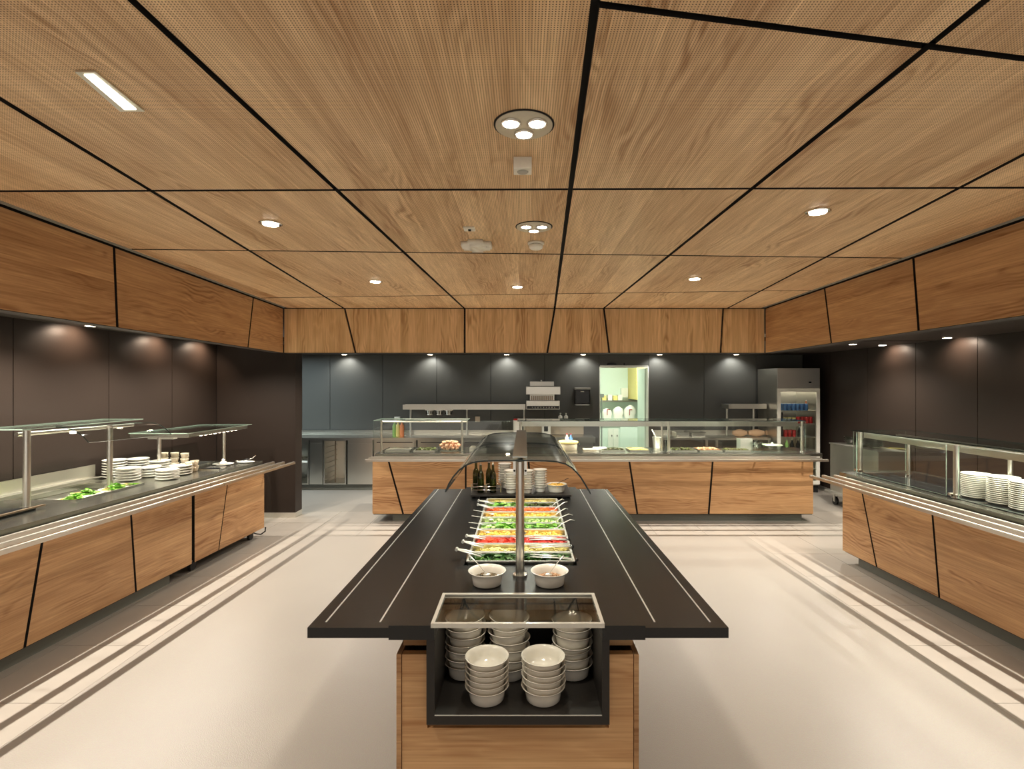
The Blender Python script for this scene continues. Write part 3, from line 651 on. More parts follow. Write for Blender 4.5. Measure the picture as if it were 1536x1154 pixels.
# ------------------------------------------------------------------ tableware
def bowl_proto(R, Rb, Hh, mat, n=40):
    pr = [(Rb*.94, 0), (Rb, .004), (Rb*1.04, Hh*.45), (Rb*1.12, Hh*.78), (R*.93, Hh*.93), (R, Hh), (R-.0018, Hh+.0016), (R*.91, Hh*.96), (Rb*1.06, Hh*.78), (Rb*.98, Hh*.42), (Rb*.90, .009), (0.0, .006)]
    return B().lathe(pr, (0, 0, 0), n)
rows_bowl = [  # x,y,count,where
 (XA(730.5, 2.04), 2.05, 6, 'front left stack'), (XA(815.5, 2.04), 2.05, 6, 'front right stack'),
 (XA(698, 2.215), 2.225, 7, 'rear left stack'), (XA(764, 2.215), 2.225, 7, 'rear middle stack'), (XA(858.5, 2.215), 2.225, 7, 'rear right stack')]
first = None
for (x, y, n, wh) in rows_bowl:
    z = .5825; pitch = .0222 if n == 6 else .0295
    for k in range(n):
        lab = '%s cream bowl of the %s in the island niche' % (ORD[n-1-k], wh)
        jx = random.uniform(-.002, .002) if n == 6 else random.uniform(-.0035, .0035)
        if first is None:
            first = tag(bowl_proto(.086, .0665, .055, 'porcelain').build('serving_bowl', 'porcelain'), lab, 'bowl', 'cream bowls in the island niche'); first.location = (x+jx, y, z); o = first
        else: o = dup(first, (x+jx, y+random.uniform(-.002, .002), z), lab)
        if n > 6: o.rotation_euler = (random.uniform(-.06, .06), random.uniform(-.06, .06), 0)
        z += pitch*(1 if n == 6 else random.uniform(.75, 1.25))
# two seed bowls with spoons, and the far one
def scatter(kind, x0, x1, y0, y1, z, n, size, hgt=.02, seed=1, edge=True, disk=False):
    rnd = random.Random(seed); b_ = B()
    for i in range(n):
        if disk:
            t = rnd.uniform(0, 2*PI); r = math.sqrt(rnd.random()); x = (x0+x1)/2+(x1-x0)/2*r*math.cos(t); y = (y0+y1)/2+(y1-y0)/2*r*math.sin(t); rr = 1-r*r
        else:
            u, v = rnd.random(), rnd.random(); x = x0+(x1-x0)*u; y = y0+(y1-y0)*v; rr = min(1, 6*min(u, 1-u, v, 1-v)+.3)
        zz = z+hgt*rr*rnd.random(); s_ = size*rnd.uniform(.6, 1.3)
        e = Matrix.Rotation(rnd.uniform(0, 6.28), 3, 'Z') @ Matrix.Rotation(rnd.uniform(-.9, .9), 3, 'X')
        if kind == 'leaf':
            pts = [(-1, 0, 0), (-.4, .45, .12), (.4, .4, .05), (1, 0, .2), (.4, -.4, .25), (-.4, -.45, .1), (0, 0, -.12)]
            vs = [e @ Vector(p)*s_+Vector((x, y, zz+size*.3)) for p in pts]
            b_.add(vs, [(0, 1, 6), (1, 2, 6), (2, 3, 6), (3, 4, 6), (4, 5, 6), (5, 0, 6)], True)
        elif kind == 'stick':
            q = Vector((s_, s_*.12, s_*.12)); vs = [e @ Vector((a*q.x, b2*q.y, c*q.z))+Vector((x, y, zz+size*.15)) for c in (-1, 1) for b2 in (-1, 1) for a in (-1, 1)]
            b_.add(vs, [(0, 2, 3, 1), (4, 5, 7, 6), (0, 1, 5, 4), (2, 6, 7, 3), (0, 4, 6, 2), (1, 3, 7, 5)])
        elif kind == 'cube':
            vs = [e @ Vector((a*s_*.5, b2*s_*.5, c*s_*.4))+Vector((x, y, zz+size*.3)) for c in (-1, 1) for b2 in (-1, 1) for a in (-1, 1)]
            b_.add(vs, [(0, 2, 3, 1), (4, 5, 7, 6), (0, 1, 5, 4), (2, 6, 7, 3), (0, 4, 6, 2), (1, 3, 7, 5)])
        else:
            b_.ell((x, y, zz+size*.3), s_*.5, s_*.42, s_*.35, 6, 4)
    return b_
M['f_seed'] = foodmat('roasted_seeds', [(60, 50, 30), (120, 95, 60), (40, 40, 25), (150, 130, 90)])
M['f_nut'] = foodmat('pale_nuts', [(190, 150, 110), (150, 105, 70), (215, 180, 140)])
M['f_arugula'] = foodmat('dark_green_leaves', [(30, 70, 20), (70, 120, 40), (20, 55, 25), (110, 150, 60)])
M['f_lettuce'] = foodmat('light_green_lettuce', [(120, 180, 60), (160, 205, 90), (70, 140, 40), (200, 215, 140)])
M['f_tomato'] = foodmat('red_tomato', [(180, 30, 15), (210, 60, 30), (160, 20, 15), (225, 90, 50)])
M['f_pepper'] = foodmat('red_pepper_strips', [(170, 15, 10), (205, 35, 20), (225, 60, 35)])
M['f_corn'] = foodmat('yellow_sweetcorn', [(225, 180, 70), (240, 200, 95), (205, 160, 60)])
M['f_cab'] = foodmat('pale_yellow_cabbage', [(215, 195, 110), (235, 220, 150), (195, 180, 90)])
M['f_carrot'] = foodmat('orange_carrot', [(225, 95, 35), (240, 125, 55), (205, 75, 30)])
M['f_cuke'] = foodmat('cucumber', [(130, 170, 80), (190, 205, 130), (90, 130, 50)])
M['f_olive'] = foodmat('dark_mixed_leaves', [(40, 50, 20), (80, 90, 35), (60, 35, 25), (110, 130, 60)])
def spoon(b_, p0, p1, w=.009, bowl=.022):
    p0 = Vector(p0); p1 = Vector(p1); mid = p0.lerp(p1, .5)+Vector((0, 0, .004))
    b_.tube([p0, mid, p1], [w*.55, w*.45, w], 8, .35); b_.ell(p0, bowl, bowl*.7, .006, 10, 5)
    return b_
sb = [('left', XA(730.5, 2.34), 'cream bowl of dark seeds beside the canopy post, on the left', 'f_seed', (-.05, -.02, .115)), ('right', XA(824.5, 2.34), 'cream bowl of pale nuts beside the canopy post, on the right', 'f_nut', (.035, .02, .115))]
for side, x, lab, fm, sv in sb:
    b_ = bowl_proto(.0845, .064, .060, 'porcelain'); o = solo(b_, 'serving_bowl', 'porcelain', lab, 'bowl', (x, 2.345, CZ+.001), 'seed bowls on the slate top')
    tag(scatter('seed', x-.055, x+.055, 2.345-.055, 2.345+.055, CZ+.026, 420, .009, .012, 3, disk=True).build('bowl_filling', fm), 'heap of %s in the %s cream bowl by the post' % ('dark seeds' if side == 'left' else 'pale nuts', side), 'seeds', kind='stuff')
    tip = G(*((706, 835) if side == 'left' else (845.5, 833)), 1.03)
    b_ = spoon(B(), (x+(.0 if side == 'left' else -.005), 2.335, CZ+.045), (XA(704.5 if side == 'left' else 845.5, 2.33), 2.33, 1.045), .009, .018)
    solo(b_, 'serving_spoon', 'rimsteel', 'steel spoon leaning in the bowl of %s' % ('dark seeds' if side == 'left' else 'pale nuts'), 'spoon')
xb = XA(834.5, 4.25)
solo(bowl_proto(.0845, .064, .060, 'porcelain'), 'serving_bowl', 'porcelain', 'cream bowl of croutons behind the salad pans, right of the bowl stacks', 'bowl', (xb, 4.24, .945))
tag(scatter('cube', xb-.06, xb+.06, 4.24-.06, 4.24+.06, .985, 120, .016, .012, 5, disk=True).build('bowl_filling', 'f_corn'), 'golden croutons heaped in the bowl behind the salad pans', 'croutons', kind='stuff')
solo(spoon(B(), (xb-.01, 4.24, .995), (XA(853, 4.24), 4.25, 1.05), .008, .016), 'serving_spoon', 'gap', 'dark spoon in the crouton bowl', 'spoon')

# gastronorm pans of salad, front to back
pans = [ # row, kind/colour left, right, label words
 ('leaf', 'f_arugula', 'dark green rocket leaves'), ('stick', 'f_cab', 'pale yellow cabbage strips'), ('cube', 'f_tomato', 'red tomato pieces'),
 ('cube', 'f_corn', 'yellow sweetcorn'), ('leaf', 'f_lettuce', 'light green lettuce'), ('cube', 'f_cuke', 'green cucumber cubes'),
 ('cube', 'f_corn', 'yellow diced vegetables'), ('stick', 'f_carrot', 'grated orange carrot'), ('leaf', 'f_lettuce', 'mixed green leaves'), ('stick', 'f_cab', 'pale yellow strips')]
place = ['nearest the seed bowls', 'second row past the seed bowls', 'third row past the seed bowls', 'fourth row past the seed bowls', 'fifth row past the seed bowls', 'sixth row past the seed bowls', 'seventh row past the seed bowls', 'eighth row past the seed bowls', 'ninth row past the seed bowls', 'farthest row, before the bottles']
pitch = .146
for k, (kind, fm, words) in enumerate(pans):
    y0 = 2.60+k*pitch; y1 = y0+pitch-.008; xa, xb2 = -.285, .252
    pan = thing('food_pan', 'shallow steel pan of %s, %s' % (words, place[k]), 'pan', (-.016, (y0+y1)/2, .86), 'salad pans on the island')
    zt = CZ+.016; ti = .010
    B().box(xa, xb2, y0, y0+ti, zt-.004, zt).box(xa, xb2, y1-ti, y1, zt-.004, zt).box(xa, xa+ti, y0+ti, y1-ti, zt-.004, zt).box(xb2-ti, xb2, y0+ti, y1-ti, zt-.004, zt).build('rim', 'rimsteel', pan)
    B().box(xa+.008, xb2-.008, y0+.008, y1-.008, .852, .855).box(xa+.008, xb2-.008, y0+.008, y0+.0105, .855, zt-.004).box(xa+.008, xb2-.008, y1-.0105, y1-.008, .855, zt-.004).box(xa+.008, xa+.0105, y0+.01, y1-.01, .855, zt-.004).box(xb2-.0105, xb2-.008, y0+.01, y1-.01, .855, zt-.004).build('tray', 'steel_x', pan)
    zf = {0: .900, 2: .895, 4: .902, 7: .902, 8: .900}.get(k, .892)
    if k == 2:
        tag(scatter('cube', xa+.03, -.03, y0+.02, y1-.02, zf, 150, .026, .02, 11).build('salad', 'f_tomato'), 'red tomato pieces in the left half of the third pan row', 'salad', kind='stuff')
        tag(scatter('stick', -.01, xb2-.03, y0+.02, y1-.02, zf+.006, 420, .022, .028, 12).build('salad', 'f_pepper'), 'red pepper strips in the right half of the third pan row', 'salad', kind='stuff')
    elif k == 8:
        tag(scatter('leaf', xa+.03, .02, y0+.02, y1-.02, zf, 220, .022, .03, 13).build('salad', 'f_lettuce'), 'light green leaves in the left half of the ninth pan row', 'salad', kind='stuff')
        tag(scatter('leaf', .03, xb2-.03, y0+.02, y1-.02, zf, 220, .02, .03, 14).build('salad', 'f_olive'), 'dark mixed leaves in the right half of the ninth pan row', 'salad', kind='stuff')
    else:
        nn = {'leaf': 420, 'stick': 600, 'cube': 600}[kind]; sz = {'leaf': .020, 'stick': .020, 'cube': .014}[kind]
        tag(scatter(kind, xa+.025, xb2-.025, y0+.022, y1-.022, zf, nn, sz, .026, 20+k).build('salad', fm), '%s filling the pan %s' % (words, place[k]), 'salad', kind='stuff')
    # cross bar on the left and right ends
    for x in (xa-.006, xb2+.001): B().box(x, x+.005, y0+.03, y1-.03, CZ+.001, zt-.001).build('grip', 'chrome', pan)
# utensils: left ends point out-left (px tips), right ends out-right
Lt = [(685, 824, 0), (694.5, 812.5, 1), (700, 804, 2), (705, 791.5, 3), (703, 784, 4), (707.5, 774, 5), (710, 765.5, 6), (717, 757, 7), (718, 751, 8)]
for (tx, ty, k) in Lt:
    yc = 2.60+(k+.5)*pitch; z = ZA(ty, yc)
    x1 = XA(tx, yc); x0 = -.245
    wide = k in (0, 1, 2, 7, 8)
    if wide:
        b_ = B()
        for dy in (-.011, .011): b_.tube([(x0+.03, yc+dy*1.6, .935), ((x0+x1)/2, yc+dy*1.3, (z+.935)/2+.006), (x1, yc+dy*.5, z)], [.009, .011, .008], 8, .35)
        b_.cyl((x1, yc-.012, z), (x1, yc+.012, z), .008, 10)
        t = solo(b_, 'salad_tongs', 'rimsteel', 'steel tongs, handle out left, in the pan %s' % place[k], 'tongs')
    else:
        b_ = spoon(B(), (x0+.03, yc, .93), (x1, yc, z), .009, .018)
        solo(b_, 'serving_spoon', 'rimsteel', 'steel spoon, handle out left, in the pan %s' % place[k], 'spoon')
Rt = [(864, 840, 0, 1), (858, 820, 1, 1), (852, 810, 2, 1), (862, 781, 4, 0), (859, 773, 5, 0), (852, 764, 6, 0), (851, 753, 7, 0), (846, 750, 8, 0)]
for (tx, ty, k, low) in Rt:
    yc = 2.60+(k+.45)*pitch; z = ZA(ty, yc); x1 = XA(tx, yc)
    if low:
        b_ = B()
        for dy in (-.012, .012): b_.tube([(.03, yc+dy*1.5, .937), (.15, yc+dy*1.2, (z+.937)/2+.005), (x1, yc+dy*.5, z)], [.007, .009, .007], 8, .4)
        t = thing('salad_tongs', 'black-hinged steel tongs in the pan %s' % place[k], 'tongs', (x1, yc, z))
        b_.build('arms', 'rimsteel', t); B().ell((x1, yc, z), .013, .013, .011, 12, 6).build('hinge', 'black', t)
    else:
        b_ = B().tube([(.20, yc-.045, .93), (.235, yc-.03, .955), ((.26+x1)/2, yc, (z+.96)/2+.008), (x1, yc, z)], [.005, .006, .008, .006], 8, .35)
        b_.ell((.195, yc-.045, .928), .018, .013, .005, 8, 4)
        solo(b_, 'serving_spoon', 'rimsteel', 'steel spoon, handle out right, in the pan %s' % place[k], 'spoon')

# rack shelf, bottles and small bowl stacks behind the pans
rk = thing('rear_shelf', 'low black tray shelf behind the salad pans', 'shelf', (-.02, 4.3, CZ))
B().bbox(XA(706, 4.12), XA(857, 4.12), 4.10, 4.52, .930, .944, .003).build('top', 'slate_d', rk)
for x in (-.38, .30):
    for y in (4.14, 4.45): B().box(x, x+.03, y, y+.03, CZ, .930).build('foot', 'slate_d', rk)
def bottle(x, y, lab):
    t = thing('oil_bottle', lab, 'bottle', (x, y, .9445), 'oil and vinegar bottles')
    z0 = .9445
    B().lathe([(.024, 0), (.027, .004), (.027, .13), (.022, .155), (.012, .175), (.010, .21), (.012, .212), (.011, .216)], (x, y, z0), 18).build('glass_body', 'bottle', t)
    B().lathe([(.020, 0), (.0235, .003), (.0235, .105), (.0, .106)], (x, y, z0+.003), 16).build('oil', 'oil', t)
    B().lathe([(.008, 0), (.009, .012), (.005, .018), (.004, .035), (.0, .036)], (x, y, z0+.214), 12).build('pourer', 'chrome', t)
for px, y, w_ in ((721, 4.20, 'front left'), (739.5, 4.20, 'front right'), (714, 4.325, 'rear left'), (733.5, 4.325, 'rear right')):
    bottle(XA(px, y), y, 'dark olive oil bottle with steel pourer, %s of the four in the wire rack' % w_)
wr_ = thing('bottle_rack', 'steel wire rack around the four oil bottles', 'rack', (XA(727, 4.2), 4.25, .9445))
xa, xb3 = XA(707, 4.155), XA(751, 4.155)
for z in (.972, 1.0):
    b_ = B()
    for y in (4.155, 4.265, 4.36): b_.tube([(xa, y, z), (xb3, y, z)], .0025, 6)
    for x in (xa, (xa+xb3)/2, xb3): b_.tube([(x, 4.155, z), (x, 4.36, z)], .0025, 6)
    b_.build('wire_ring', 'chrome', wr_)
for x in (xa, (xa+xb3)/2, xb3):
    for y in (4.155, 4.36): B().cyl((x, y, .945), (x, y, 1.02), .004, 8).build('upright', 'chrome', wr_)
fb = None
for (px, y, n, wh) in ((766.5, 4.19, 8, 'leftmost front stack of small bowls behind the pans'), (790, 4.19, 8, 'front stack hidden by the canopy post'), (810, 4.245, 8, 'front stack next to the crouton bowl'), (757, 4.43, 9, 'rear stack beside the oil bottles'), (781, 4.42, 8, 'rear stack behind the canopy post')):
    x = XA(px, y); z = .9445
    for k in range(n):
        lab = '%s pale bowl of the %s' % (ORD[n-1-k], wh)
        if fb is None:
            fb = tag(bowl_proto(.0575, .037, .042, 'porcelain', 24).build('small_bowl', 'plate'), lab, 'bowl', 'small bowls stacked behind the salad pans'); fb.location = (x, y, z)
        else: dup(fb, (x+random.uniform(-.001, .001), y, z), lab)
        z += .0195
# ------------------------------------------------------------------ plates
def plate_proto(R, n=36, hgt=.016):
    return B().lathe([(R*.58, 0), (R*.60, .003), (R*.78, hgt*.40), (R, hgt-.003), (R, hgt+.004), (R-.003, hgt+.005), (R*.76, hgt*.72), (R*.58, .005), (0, .004)], (0, 0, 0), n)
pf = None
def pstack(x, y, z, n, wh, pitch, tilt=0, R=.10, grp='plates on the left counter'):
    global pf
    for k in range(n):
        lab = '%s white plate of the %s' % (ORD[min(n-1-k, 15)], wh)
        if pf is None:
            pf = tag(plate_proto(.10).build('plate', 'plate'), lab, 'plate', grp); pf.location = (x, y, z); o = pf
        else: o = dup(pf, (x, y, z), lab)
        o['group'] = grp; o.scale = (R/.10, R/.10, 1)
        if tilt:
            ang = k*2.1; o.rotation_euler = (tilt*math.cos(ang), tilt*math.sin(ang), ang*.3)
        z += pitch
for (px, y, n, wh) in ((172, 5.15, 7, 'tall stack beside the left guard post'), (192.5, 4.97, 5, 'front stack just right of the left guard post'), (225, 5.19, 4, 'front middle stack on the left counter'), (251, 5.04, 4, 'front right stack on the left counter'), (207, 5.42, 6, 'rear stack behind the front left plates'), (240, 5.44, 5, 'rear stack behind the front right plates'), (271, 5.30, 4, 'low stack before the tan cups')):
    pstack(max(XA(px, y), WLX+.145), y, .9005, n, wh, .0255, .0)
EX = lambda px, y: XA(px, y)
for (px, y, n, wh) in ((1465, 4.19, 13, 'leftmost stack under the right guard'), (1505, 3.965, 14, 'middle stack under the right guard'), (1541, 3.76, 14, 'rightmost stack under the right guard')):
    pstack(XA(px, y), y, .9045, n, wh, .0145, 0, .101, 'plates on the right counter')
# tan cups
def cup(x, y, z, lab, rz, grp='tan cups on the left counter'):
    global cupf
    if cupf is None:
        t = thing('cup', lab, 'cup', (x, y, z), grp); t.rotation_euler = (0, 0, 0)
        B().lathe([(.024, 0), (.027, .004), (.038, .045), (.040, .060), (.0375, .060), (.034, .044), (.022, .008), (0, .007)], (x, y, z), 20).build('body', 'tan', t)
        B().tube([(x+.036, y, z+.05), (x+.055, y, z+.046), (x+.06, y, z+.032), (x+.050, y, z+.018), (x+.031, y, z+.016)], .004, 6).build('handle', 'tan', t)
        cupf = t; t.rotation_euler = (0, 0, rz)
    else: dup(cupf, (x, y, z), lab, rz)
cupf = None
for (px, y, n, wh) in ((246, 5.72, 3, 'rear left cup stack'), (262, 5.72, 3, 'rear middle cup stack'), (277, 5.66, 3, 'rear right cup stack'), (284, 5.40, 2, 'front cup stack beside the plates'), (292, 5.50, 2, 'right end cup stack')):
    for k in range(n): cup(XA(px, y), y, .9005+k*.0545, '%s tan cup of the %s' % (ORD[n-1-k], wh), -.9+k*.3)
# dishes and utensils at the far end of the left counter
def in_well(x0, x1, y0, y1, name, lab, z=.9005, mat='chrome', inner='gap'):
    t = thing(name, lab, 'pan', ((x0+x1)/2, (y0+y1)/2, z))
    B().box(x0, x1, y0, y0+.012, z, z+.012).box(x0, x1, y1-.012, y1, z, z+.012).box(x0, x0+.012, y0+.012, y1-.012, z, z+.012).box(x1-.012, x1, y0+.012, y1-.012, z, z+.012).build('rim', mat, t)
    B().box(x0+.0125, x1-.0125, y0+.0125, y1-.0125, z, z+.004).build('base', inner, t); return t
in_well(-4.0, -3.62, 5.80, 6.16, 'food_pan', 'empty dark food pan behind the tan cups on the movable counter')
in_well(-3.44, -3.22, 5.56, 5.78, 'food_pan', 'dark food pan near the rails of the movable counter', inner='ceran')
x, y = XA(335, 5.93), 5.93
t = thing('lidded_dish', 'white dish with round lid knob near the end of the left counter', 'dish', (x, y, .9005))
B().lathe([(.06, 0), (.075, .006), (.108, .016), (.106, .018), (.05, .010), (0, .010)], (x, y, .9005), 28).build('dish', 'plate', t)
B().lathe([(.045, .018), (.04, .03), (.02, .045), (.014, .05), (.02, .062), (.0, .072)], (x, y, .9005), 20).build('lid', 'porcelain', t)
x, y = XA(370, 6.12), 6.10
t = thing('ladle_rest', 'white oval ladle rest with black-handled ladle by the counter end', 'ladle rest', (x, y, .9005))
B().lathe([(.05, 0), (.06, .004), (.10, .014), (.098, .016), (.05, .008), (0, .008)], (x, y, .9005), 24, 1, .7).build('tray', 'plate', t)
b_ = B().tube([(x-.09, y, .925), (x, y, .93), (x+.07, y+.02, .955), (x+.10, y+.03, .985)], .005, 8); b_.ell((x-.095, y, .922), .028, .022, .012, 10, 6)
t2 = thing('ladle', 'black and steel ladle lying on the white rest at the left counter end', 'ladle', (x, y, .92))
b_.build('shaft', 'chrome', t2); B().tube([(x-.03, y, .931), (x+.04, y+.01, .944)], .009, 8).build('grip', 'black', t2)
# salads in the left well
def garnish(x, y, z, sd, r):
    return scatter('leaf', x-r, x+r, y-r, y+r, z, 70, .028, .05, sd, disk=True)
for i, (x, y, rr, wh) in enumerate(((-3.62, 4.22, .09, 'nearest the left guard post'), (-3.70, 4.45, .09, 'in the middle of the salad well'), (-3.62, 4.66, .09, 'at the far end of the salad well'))):
    pl = solo(plate_proto(.12, 32, .02), 'plate', 'plate', 'white plate of salad %s' % wh, 'plate', (x, y, .862), 'salad plates in the left well')
    tag(garnish(x+.02, y-.01, .874, 40+i, .06).build('salad', 'f_lettuce'), 'curly green salad leaves on the plate %s' % wh, 'salad', kind='stuff')
    tag(scatter('stick', x-.09, x-.01, y-.06, y+.06, .872, 110, .024, .02, 50+i, disk=True).build('salad', 'f_cab'), 'pale shredded vegetables on the plate %s' % wh, 'salad', kind='stuff')
solo(B().box(-3.99, -3.48, 4.10, 4.77, .7855, .861), 'well_insert', 'steel_y', 'steel insert carrying the salad plates in the left counter', 'insert')
t = thing('chopping_board', 'dark board with steel handle rail at the near end of the left counter', 'board', (-3.55, 3.6, .9005))
B().bbox(-3.95, -3.52, 3.38, 3.80, .9005, .916, .004).build('board', 'ceran', t)
B().box(-3.53, -3.505, 3.40, 3.86, .917, .928).build('handle_bar', 'bronze', t)
# ------------------------------------------------------------------ cart by the right wall
c = thing('steel_cart', 'steel trolley cabinet on castors by the right wall', 'cart', (4.83, 7.45, 0))
cx, cx2, cy, cy2 = 4.64, 5.04, 6.90, 7.98
B().bbox(cx, cx2, cy, cy2, .17, .915, .006).build('cabinet', 'steel_z', c)
B().box(cx-.015, cx2, cy-.01, cy2+.01, .917, .93).build('top', 'steel_y', c)
B().box(cx-.045, cx+.0-.001, cy, cy2+.06, .19, .215).build('bumper', 'alu', c)
for (x, y) in ((cx+.05, cy2-.05), (cx+.05, cy+.08), (cx2-.06, cy2-.05), (cx2-.06, cy+.08)):
    w_ = B().cyl((x-.016, y, .062), (x+.016, y, .062), .061, 18).build('castor', 'rubber', c)
    B().box(x-.026, x-.018, y-.02, y+.02, .05, .168).box(x+.018, x+.026, y-.02, y+.02, .05, .168).build('castor_fork', 'alu', w_)
gf = None
for i, (x, y) in enumerate(((4.80, 7.72), (4.80, 7.45), (4.80, 7.2))):
    for k in range(3):
        lab = '%s glass bowl of the %s stack on the steel trolley' % (ORD[2-k], ('far', 'middle', 'near')[i])
        if gf is None:
            gf = tag(B().lathe([(.05, 0), (.055, .003), (.105, .062), (.107, .066), (.102, .064), (.05, .008), (0, .007)], (0, 0, 0), 22).build('glass_bowl', 'clear'), lab, 'bowl', 'glass bowls on the steel trolley'); gf.location = (x, y, .9305+k*.028)
        else: dup(gf, (x, y, .9305+k*.028), lab)

# ------------------------------------------------------------------ display fridge
fx, fx2, fy, fy2, ft = 4.235, 4.945, 8.80, 9.54, 2.085
fr_ = thing('display_fridge', 'tall steel fridge with glass door full of canned drinks', 'fridge', ((fx+fx2)/2, (fy+fy2)/2, 0))
zs = ZA(583, fy)
B().box(fx, fx+.03, fy+.03, fy2, .12, ft).box(fx2-.03, fx2, fy+.03, fy2, .12, ft).box(fx+.03, fx2-.03, fy2-.03, fy2, .12, ft).box(fx+.03, fx2-.03, fy+.03, fy2-.03, .12, .2).box(fx+.03, fx2-.03, fy+.03, fy2-.03, zs, ft).build('cabinet', 'steel_z', fr_)
B().bbox(fx, fx2, fy, fy+.029, zs+.004, ft, .004).build('control_panel', 'steel_x', fr_)
B().box(XA(1213, fy), XA(1217, fy), fy-.003, fy, ZA(575, fy), ZA(572.5, fy)).build('display', 'black', fr_)
B().box(fx+.01, fx2-.01, fy+.04, fy2-.05, 0, .118).build('base_grille', 'black', fr_)
d = B().box(fx, fx+.055, fy, fy+.029, .14, zs).box(fx2-.055, fx2, fy, fy+.029, .14, zs).box(fx+.055, fx2-.055, fy, fy+.029, zs-.055, zs).box(fx+.055, fx2-.055, fy, fy+.029, .14, .20).build('door', 'white', fr_)
B().box(fx+.055, fx2-.055, fy+.012, fy+.016, .20, zs-.055).build('door_pane', 'glass', d)
B().box(fx+.06, fx+.075, fy-.03, fy-.001, .95, 1.35).build('door_handle', 'gap', d)
shz = [ZA(616, fy+.1), ZA(635.5, fy+.1), ZA(655.5, fy+.1), ZA(675, fy+.1), .40]
for z in shz: B().box(fx+.031, fx2-.031, fy+.045, fy2-.05, z-.008, z).build('shelf', 'alu', fr_)
B().box(fx+.04, fx2-.04, fy+.06, fy+.075, zs-.03, zs-.005).build('light_tube', 'lampsoft', fr_)
def can_proto(name, mat, x, y, z, lab, grp):
    t = thing(name, lab, 'can', (x, y, z), grp)
    B().lathe([(.026, 0), (.032, .006), (.032, .105), (.027, .115)], (x, y, z), 14).build('can_body', mat, t)
    B().lathe([(.027, 0), (.028, .003), (0, .002)], (x, y, z+.1151), 14).build('can_top', 'chrome', t); return t
n_ = 0
proto = {}
ranks = ['first', 'second', 'third', 'fourth', 'fifth', 'sixth', 'seventh', 'eighth', 'ninth']
for (z, mat, word, xs, shelf) in ((shz[0], 'bluec', 'blue and silver', [1177+6.4*i for i in range(6)], 'top shelf'), (shz[1], 'redc', 'red', [1197+6.3*i for i in range(4)], 'second shelf'), (shz[2], 'redc', 'red', [1178+6.4*i for i in range(3)], 'third shelf')):
    for i, px in enumerate(xs):
        for r, yy in enumerate((fy+.12, fy+.20)):
            if r and z == shz[1]: continue
            lab = '%s can, %s from left, %s row, %s of the fridge' % (word, ranks[i], ('front', 'back')[r], shelf)
            x = XA(px, fy+.12)
            key = mat
            if key not in proto: proto[key] = can_proto('drink_can', mat, x, yy, z+.0005, lab, word+' cans in the fridge'); 
            else: dup(proto[key], (x, yy, z+.0005), lab)
for i, px in enumerate((1177, 1183.5, 1190)):
    x = XA(px, fy+.12); o = solo(B().bbox(-.028, .028, -.03, .03, 0, .10, .003), 'juice_carton', 'yellowc', 'yellow carton, %s from the left on the second shelf of the fridge' % ranks[i], 'carton', (x, fy+.13, shz[1]+.0005), 'yellow cartons in the fridge')
for i, (px, z, mt, wd) in enumerate(((1209, shz[0], 'orange', 'orange-labelled bottle at the right end of the fridge top shelf'), (1199, shz[2], 'black', 'dark bottle, left one at the right of the fridge third shelf'), (1205, shz[2], 'silverc', 'silver-toned bottle at the right of the fridge third shelf'), (1180, shz[3], 'greencloth', 'green bottle, leftmost on the lowest visible fridge shelf'), (1188, shz[3], 'black', 'dark bottle, second from the left on the lowest visible fridge shelf'), (1197, shz[3], 'black', 'dark bottle, right of centre on the lowest visible fridge shelf'))):
    x = XA(px, fy+.12); t = thing('drink_bottle', wd, 'bottle', (x, fy+.12, z+.0005))
    B().lathe([(.025, 0), (.028, .005), (.028, .10), (.012, .135), (.011, .16)], (x, fy+.12, z+.0005), 14).build('bottle_body', mt, t)
    B().lathe([(.013, 0), (.013, .014), (0, .015)], (x, fy+.12, z+.1606), 12).build('cap', 'white', t)
